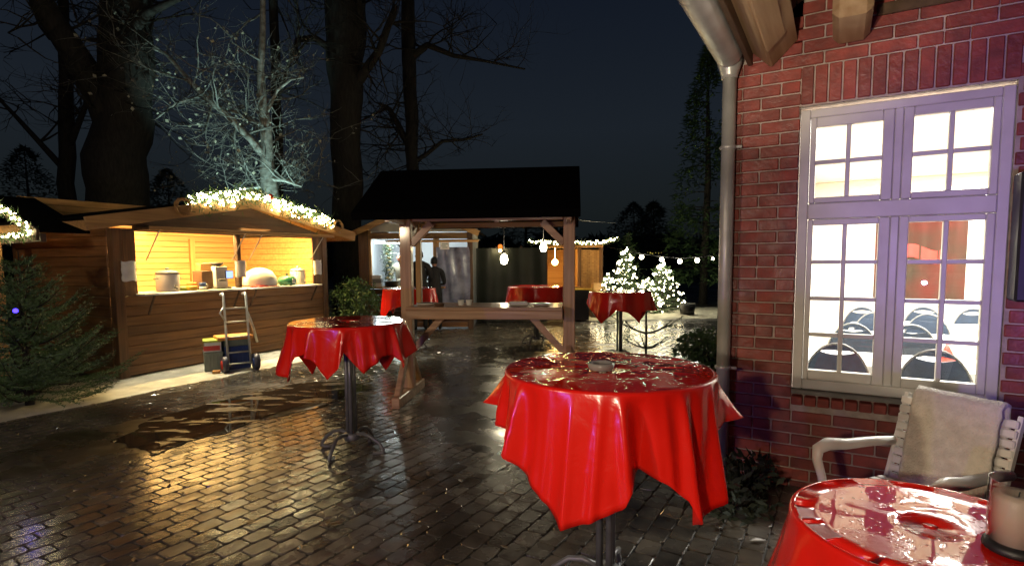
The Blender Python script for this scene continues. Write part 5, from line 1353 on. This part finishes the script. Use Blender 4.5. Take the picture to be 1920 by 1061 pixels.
tree('pale_tree', 'pale barked tree lit blue green from below behind the hut gable',
     [[(-5.93, 14, 0, .25), (-5.95, 14, 2.8, .215), (-6.04, 14, 3.72, .188), (-6.04, 14, 4.5, .148), (-6.1, 14, 5.4, .114), (-6.1, 14, 6.29, .088), (-6.03, 14, 7.3, .067), (-5.92, 14, 8.91, .047)],
      [(-6.02, 14, 4.11, .101), (-6.34, 13.8, 4.56, .088), (-6.85, 13.7, 5.13, .081), (-7.35, 13.6, 5.57, .074), (-7.71, 13.6, 5.98, .054), (-8.19, 13.6, 6.54, .04), (-8.68, 13.6, 6.73, .027)],
      [(-6.03, 14, 4.88, .054), (-6.41, 14, 5.08, .04), (-6.93, 14, 5.34, .027)],
      [(-7.38, 13.6, 5.55, .034), (-8.0, 13.6, 5.37, .027), (-8.59, 13.7, 5.02, .013)],
      [(-5.97, 14, 3.65, .067), (-5.5, 13.7, 3.57, .054), (-5.07, 13.6, 3.4, .027)],
      [(-6.03, 14, 5.21, .047), (-5.73, 14, 5.78, .034), (-5.39, 14, 6.03, .027), (-5.06, 14, 6.09, .02)],
      [(-6.11, 14, 3.46, .04), (-6.49, 14, 3.43, .034), (-7.15, 14, 3.36, .02), (-7.63, 14, 3.18, .013)]], M['pale_bark'], 4, 85, 1.55, leaves=.40, lsz=.075)
tree('broad_tree', 'slim dark trunk standing just behind the pale lit tree',
     [[(-6.51, 15.5, 0, .17), (-6.4, 15.5, 4.37, .134), (-6.36, 15.5, 6.51, .127), (-6.36, 15.5, 8.6, .112), (-6.35, 15.5, 11, .08)],
      [(-6.36, 15.5, 6.0, .06), (-5.9, 15.3, 6.9, .045), (-5.3, 15.1, 7.4, .03)]], M['bark'], 5, 18, 1.8)
tree('broad_tree', 'dim bare tree beyond the left corner of the brown hut',
     [[(-13.5, 17, 0, .28), (-13.4, 17, 4, .22), (-13.2, 17, 8, .16), (-13.1, 17, 11, .08)], [(-13.3, 17, 5, .1), (-12.2, 16.6, 6.6, .06), (-11.2, 16.5, 7.4, .03)], [(-13.3, 17, 4.2, .1), (-14.4, 16.6, 5.8, .06), (-15.4, 16.5, 7.0, .03)]], M['bark'], 6, 30, 2.0)
fl2 = thing('assumed_flood_lamp', 'assumed small flood lamp on the ground at the foot of the pale tree', 'lamp', (-5.35, 12.7, 0), 0)  # assumed lamp hidden behind the hut, inferred from the tree lit from below
MB().box(-.10, .10, -.06, .06, .06, .22, .01, rm('X', R(-35))).build('housing', M['black'], fl2); MB().box(-.05, .05, -.02, .02, 0, .10, .005).build('foot', M['black'], fl2)
lamp('assumed_tree_flood', 'SPOT', (-5.35, 12.62, .35), 1150, (.60, 1.0, .93), aim=(-6.5, 13.9, 4.6), spot_size=R(46), spot_blend=.55, shadow_soft_size=.05)  # light of the assumed flood lamp
# tall ragged evergreen beside the house and dim conifers farther off
def conifer(label, x, y, H, Rr, seed, group='dark evergreens beyond the yard', nl=4200, leaf=.30, mtl='needle_dark', round_=.8):
    rg = random.Random(seed); t_ = thing('evergreen_tree', label, 'tree', (x, y, 0), 0, group)
    MB().tube([(0, 0, -.05), (.1, 0, H * .5), (0, 0, H * .97)], [H * .018, H * .012, .02], 8).build('trunk', M['bark'], t_)
    fo_ = MB(); br = MB()
    for i in range(60):
        z = H * rg.uniform(.12, .95); a = rg.uniform(0, 6.28); L = Rr * (1 - (z / H) ** 1.3) * rg.uniform(.5, 1.0); br.tube([(0, 0, z), (L * .5 * math.cos(a), L * .5 * math.sin(a), z + .05 * L), (L * math.cos(a), L * math.sin(a), z - .05 * L)], [.03, .02, .006], 4)
    for i in range(nl):
        z = H * (.08 + .92 * rg.random() ** 1.15); prof_ = (1 - (z / H) ** 1.5) ** round_; a = rg.uniform(0, 6.28)
        lob = 1 + .35 * noise.noise((math.cos(a) * 1.6, math.sin(a) * 1.6, z * .55 + seed)); rr_ = Rr * prof_ * lob * math.sqrt(rg.uniform(.15, 1))
        p = Vector((rr_ * math.cos(a), rr_ * math.sin(a), z))
        if noise.noise(p * .9 + Vector((seed, 0, 0))) < -.22: continue
        v_ = Vector((math.cos(a) + rg.gauss(0, .6), math.sin(a) + rg.gauss(0, .6), rg.gauss(-.1, .5))).normalized(); w_ = v_.orthogonal().normalized() * leaf * .16; s_ = leaf * rg.uniform(.5, 1.2)
        o_ = len(fo_.v); fo_.v += [tuple(p - w_), tuple(p + w_), tuple(p + v_ * s_)]; fo_.f.append([o_, o_ + 1, o_ + 2]); fo_.sm.append(False); fo_.mi.append(0)
    br.build('branches', M['bark'], t_, kind='stuff'); fo_.build('crown', M[mtl], t_); return t_
conifer('tall ragged evergreen close to the corner of the brick house', 6.9, 20, 9.0, 1.5, 3, nl=5200, leaf=.26, mtl='needle')
conifer('low broad evergreen beyond the festoon lamps', 7.6, 30, 4.6, 2.6, 4)
conifer('pointed evergreen rising above the right end of the bar roof', 1.0, 42, 8.0, 3.0, 6)
conifer('pointed evergreen seen above the middle of the bar roof', -3.6, 36, 5.8, 2.2, 7)
conifer('dim evergreen beyond the left end of the brown hut', -22, 36, 7.5, 3.4, 9)
conifer('dim evergreen at the far left of the yard', -31, 36, 9.0, 3.8, 10)
conifer('dim evergreen far back beyond the small lit firs', 9.6, 44, 6.0, 3.4, 12)
# low far woodland edge that reads as one mass
rg = random.Random(77); wd = MB()
for i in range(16000):
    x = rg.uniform(-70, 70); y = 52 + rg.uniform(-3, 3); top_ = 3.2 + 2.2 * noise.noise((x * .11, 0, 5)) + 1.2 * noise.noise((x * .4, 0, 9)); z = top_ * rg.random() ** .7
    v_ = Vector((rg.gauss(0, 1), rg.gauss(0, .4), rg.gauss(0, 1))).normalized(); w_ = v_.orthogonal().normalized() * .25; p = Vector((x, y, z)); o_ = len(wd.v)
    wd.v += [tuple(p - w_), tuple(p + w_), tuple(p + v_ * rg.uniform(.5, 1.1))]; wd.f.append([o_, o_ + 1, o_ + 2]); wd.sm.append(False); wd.mi.append(0)
o = wd.build('woodland', M['needle_dark']); tag(o, 'dark far edge of woodland closing the yard', 'woodland', kind='stuff')
t = thing('far_house', 'far dark house with one narrow yellow lit window strip', 'house', (11.6, 47, 0), 0)
MB().box(-3, 3, 0, 5, 0, 2.3, .02).build('wall', M['dark_x'], t); MB().prism([(-3.4, 2.3), (0, 3.7), (3.4, 2.3)], -.3, 5.3).build('roof', M['felt'], t, fix=True); MB().box(-.15, 1.05, -.03, -.005, 2.0, 2.14, .004).build('window', emis('far_window', (1.0, .8, .15), 1.6), t)
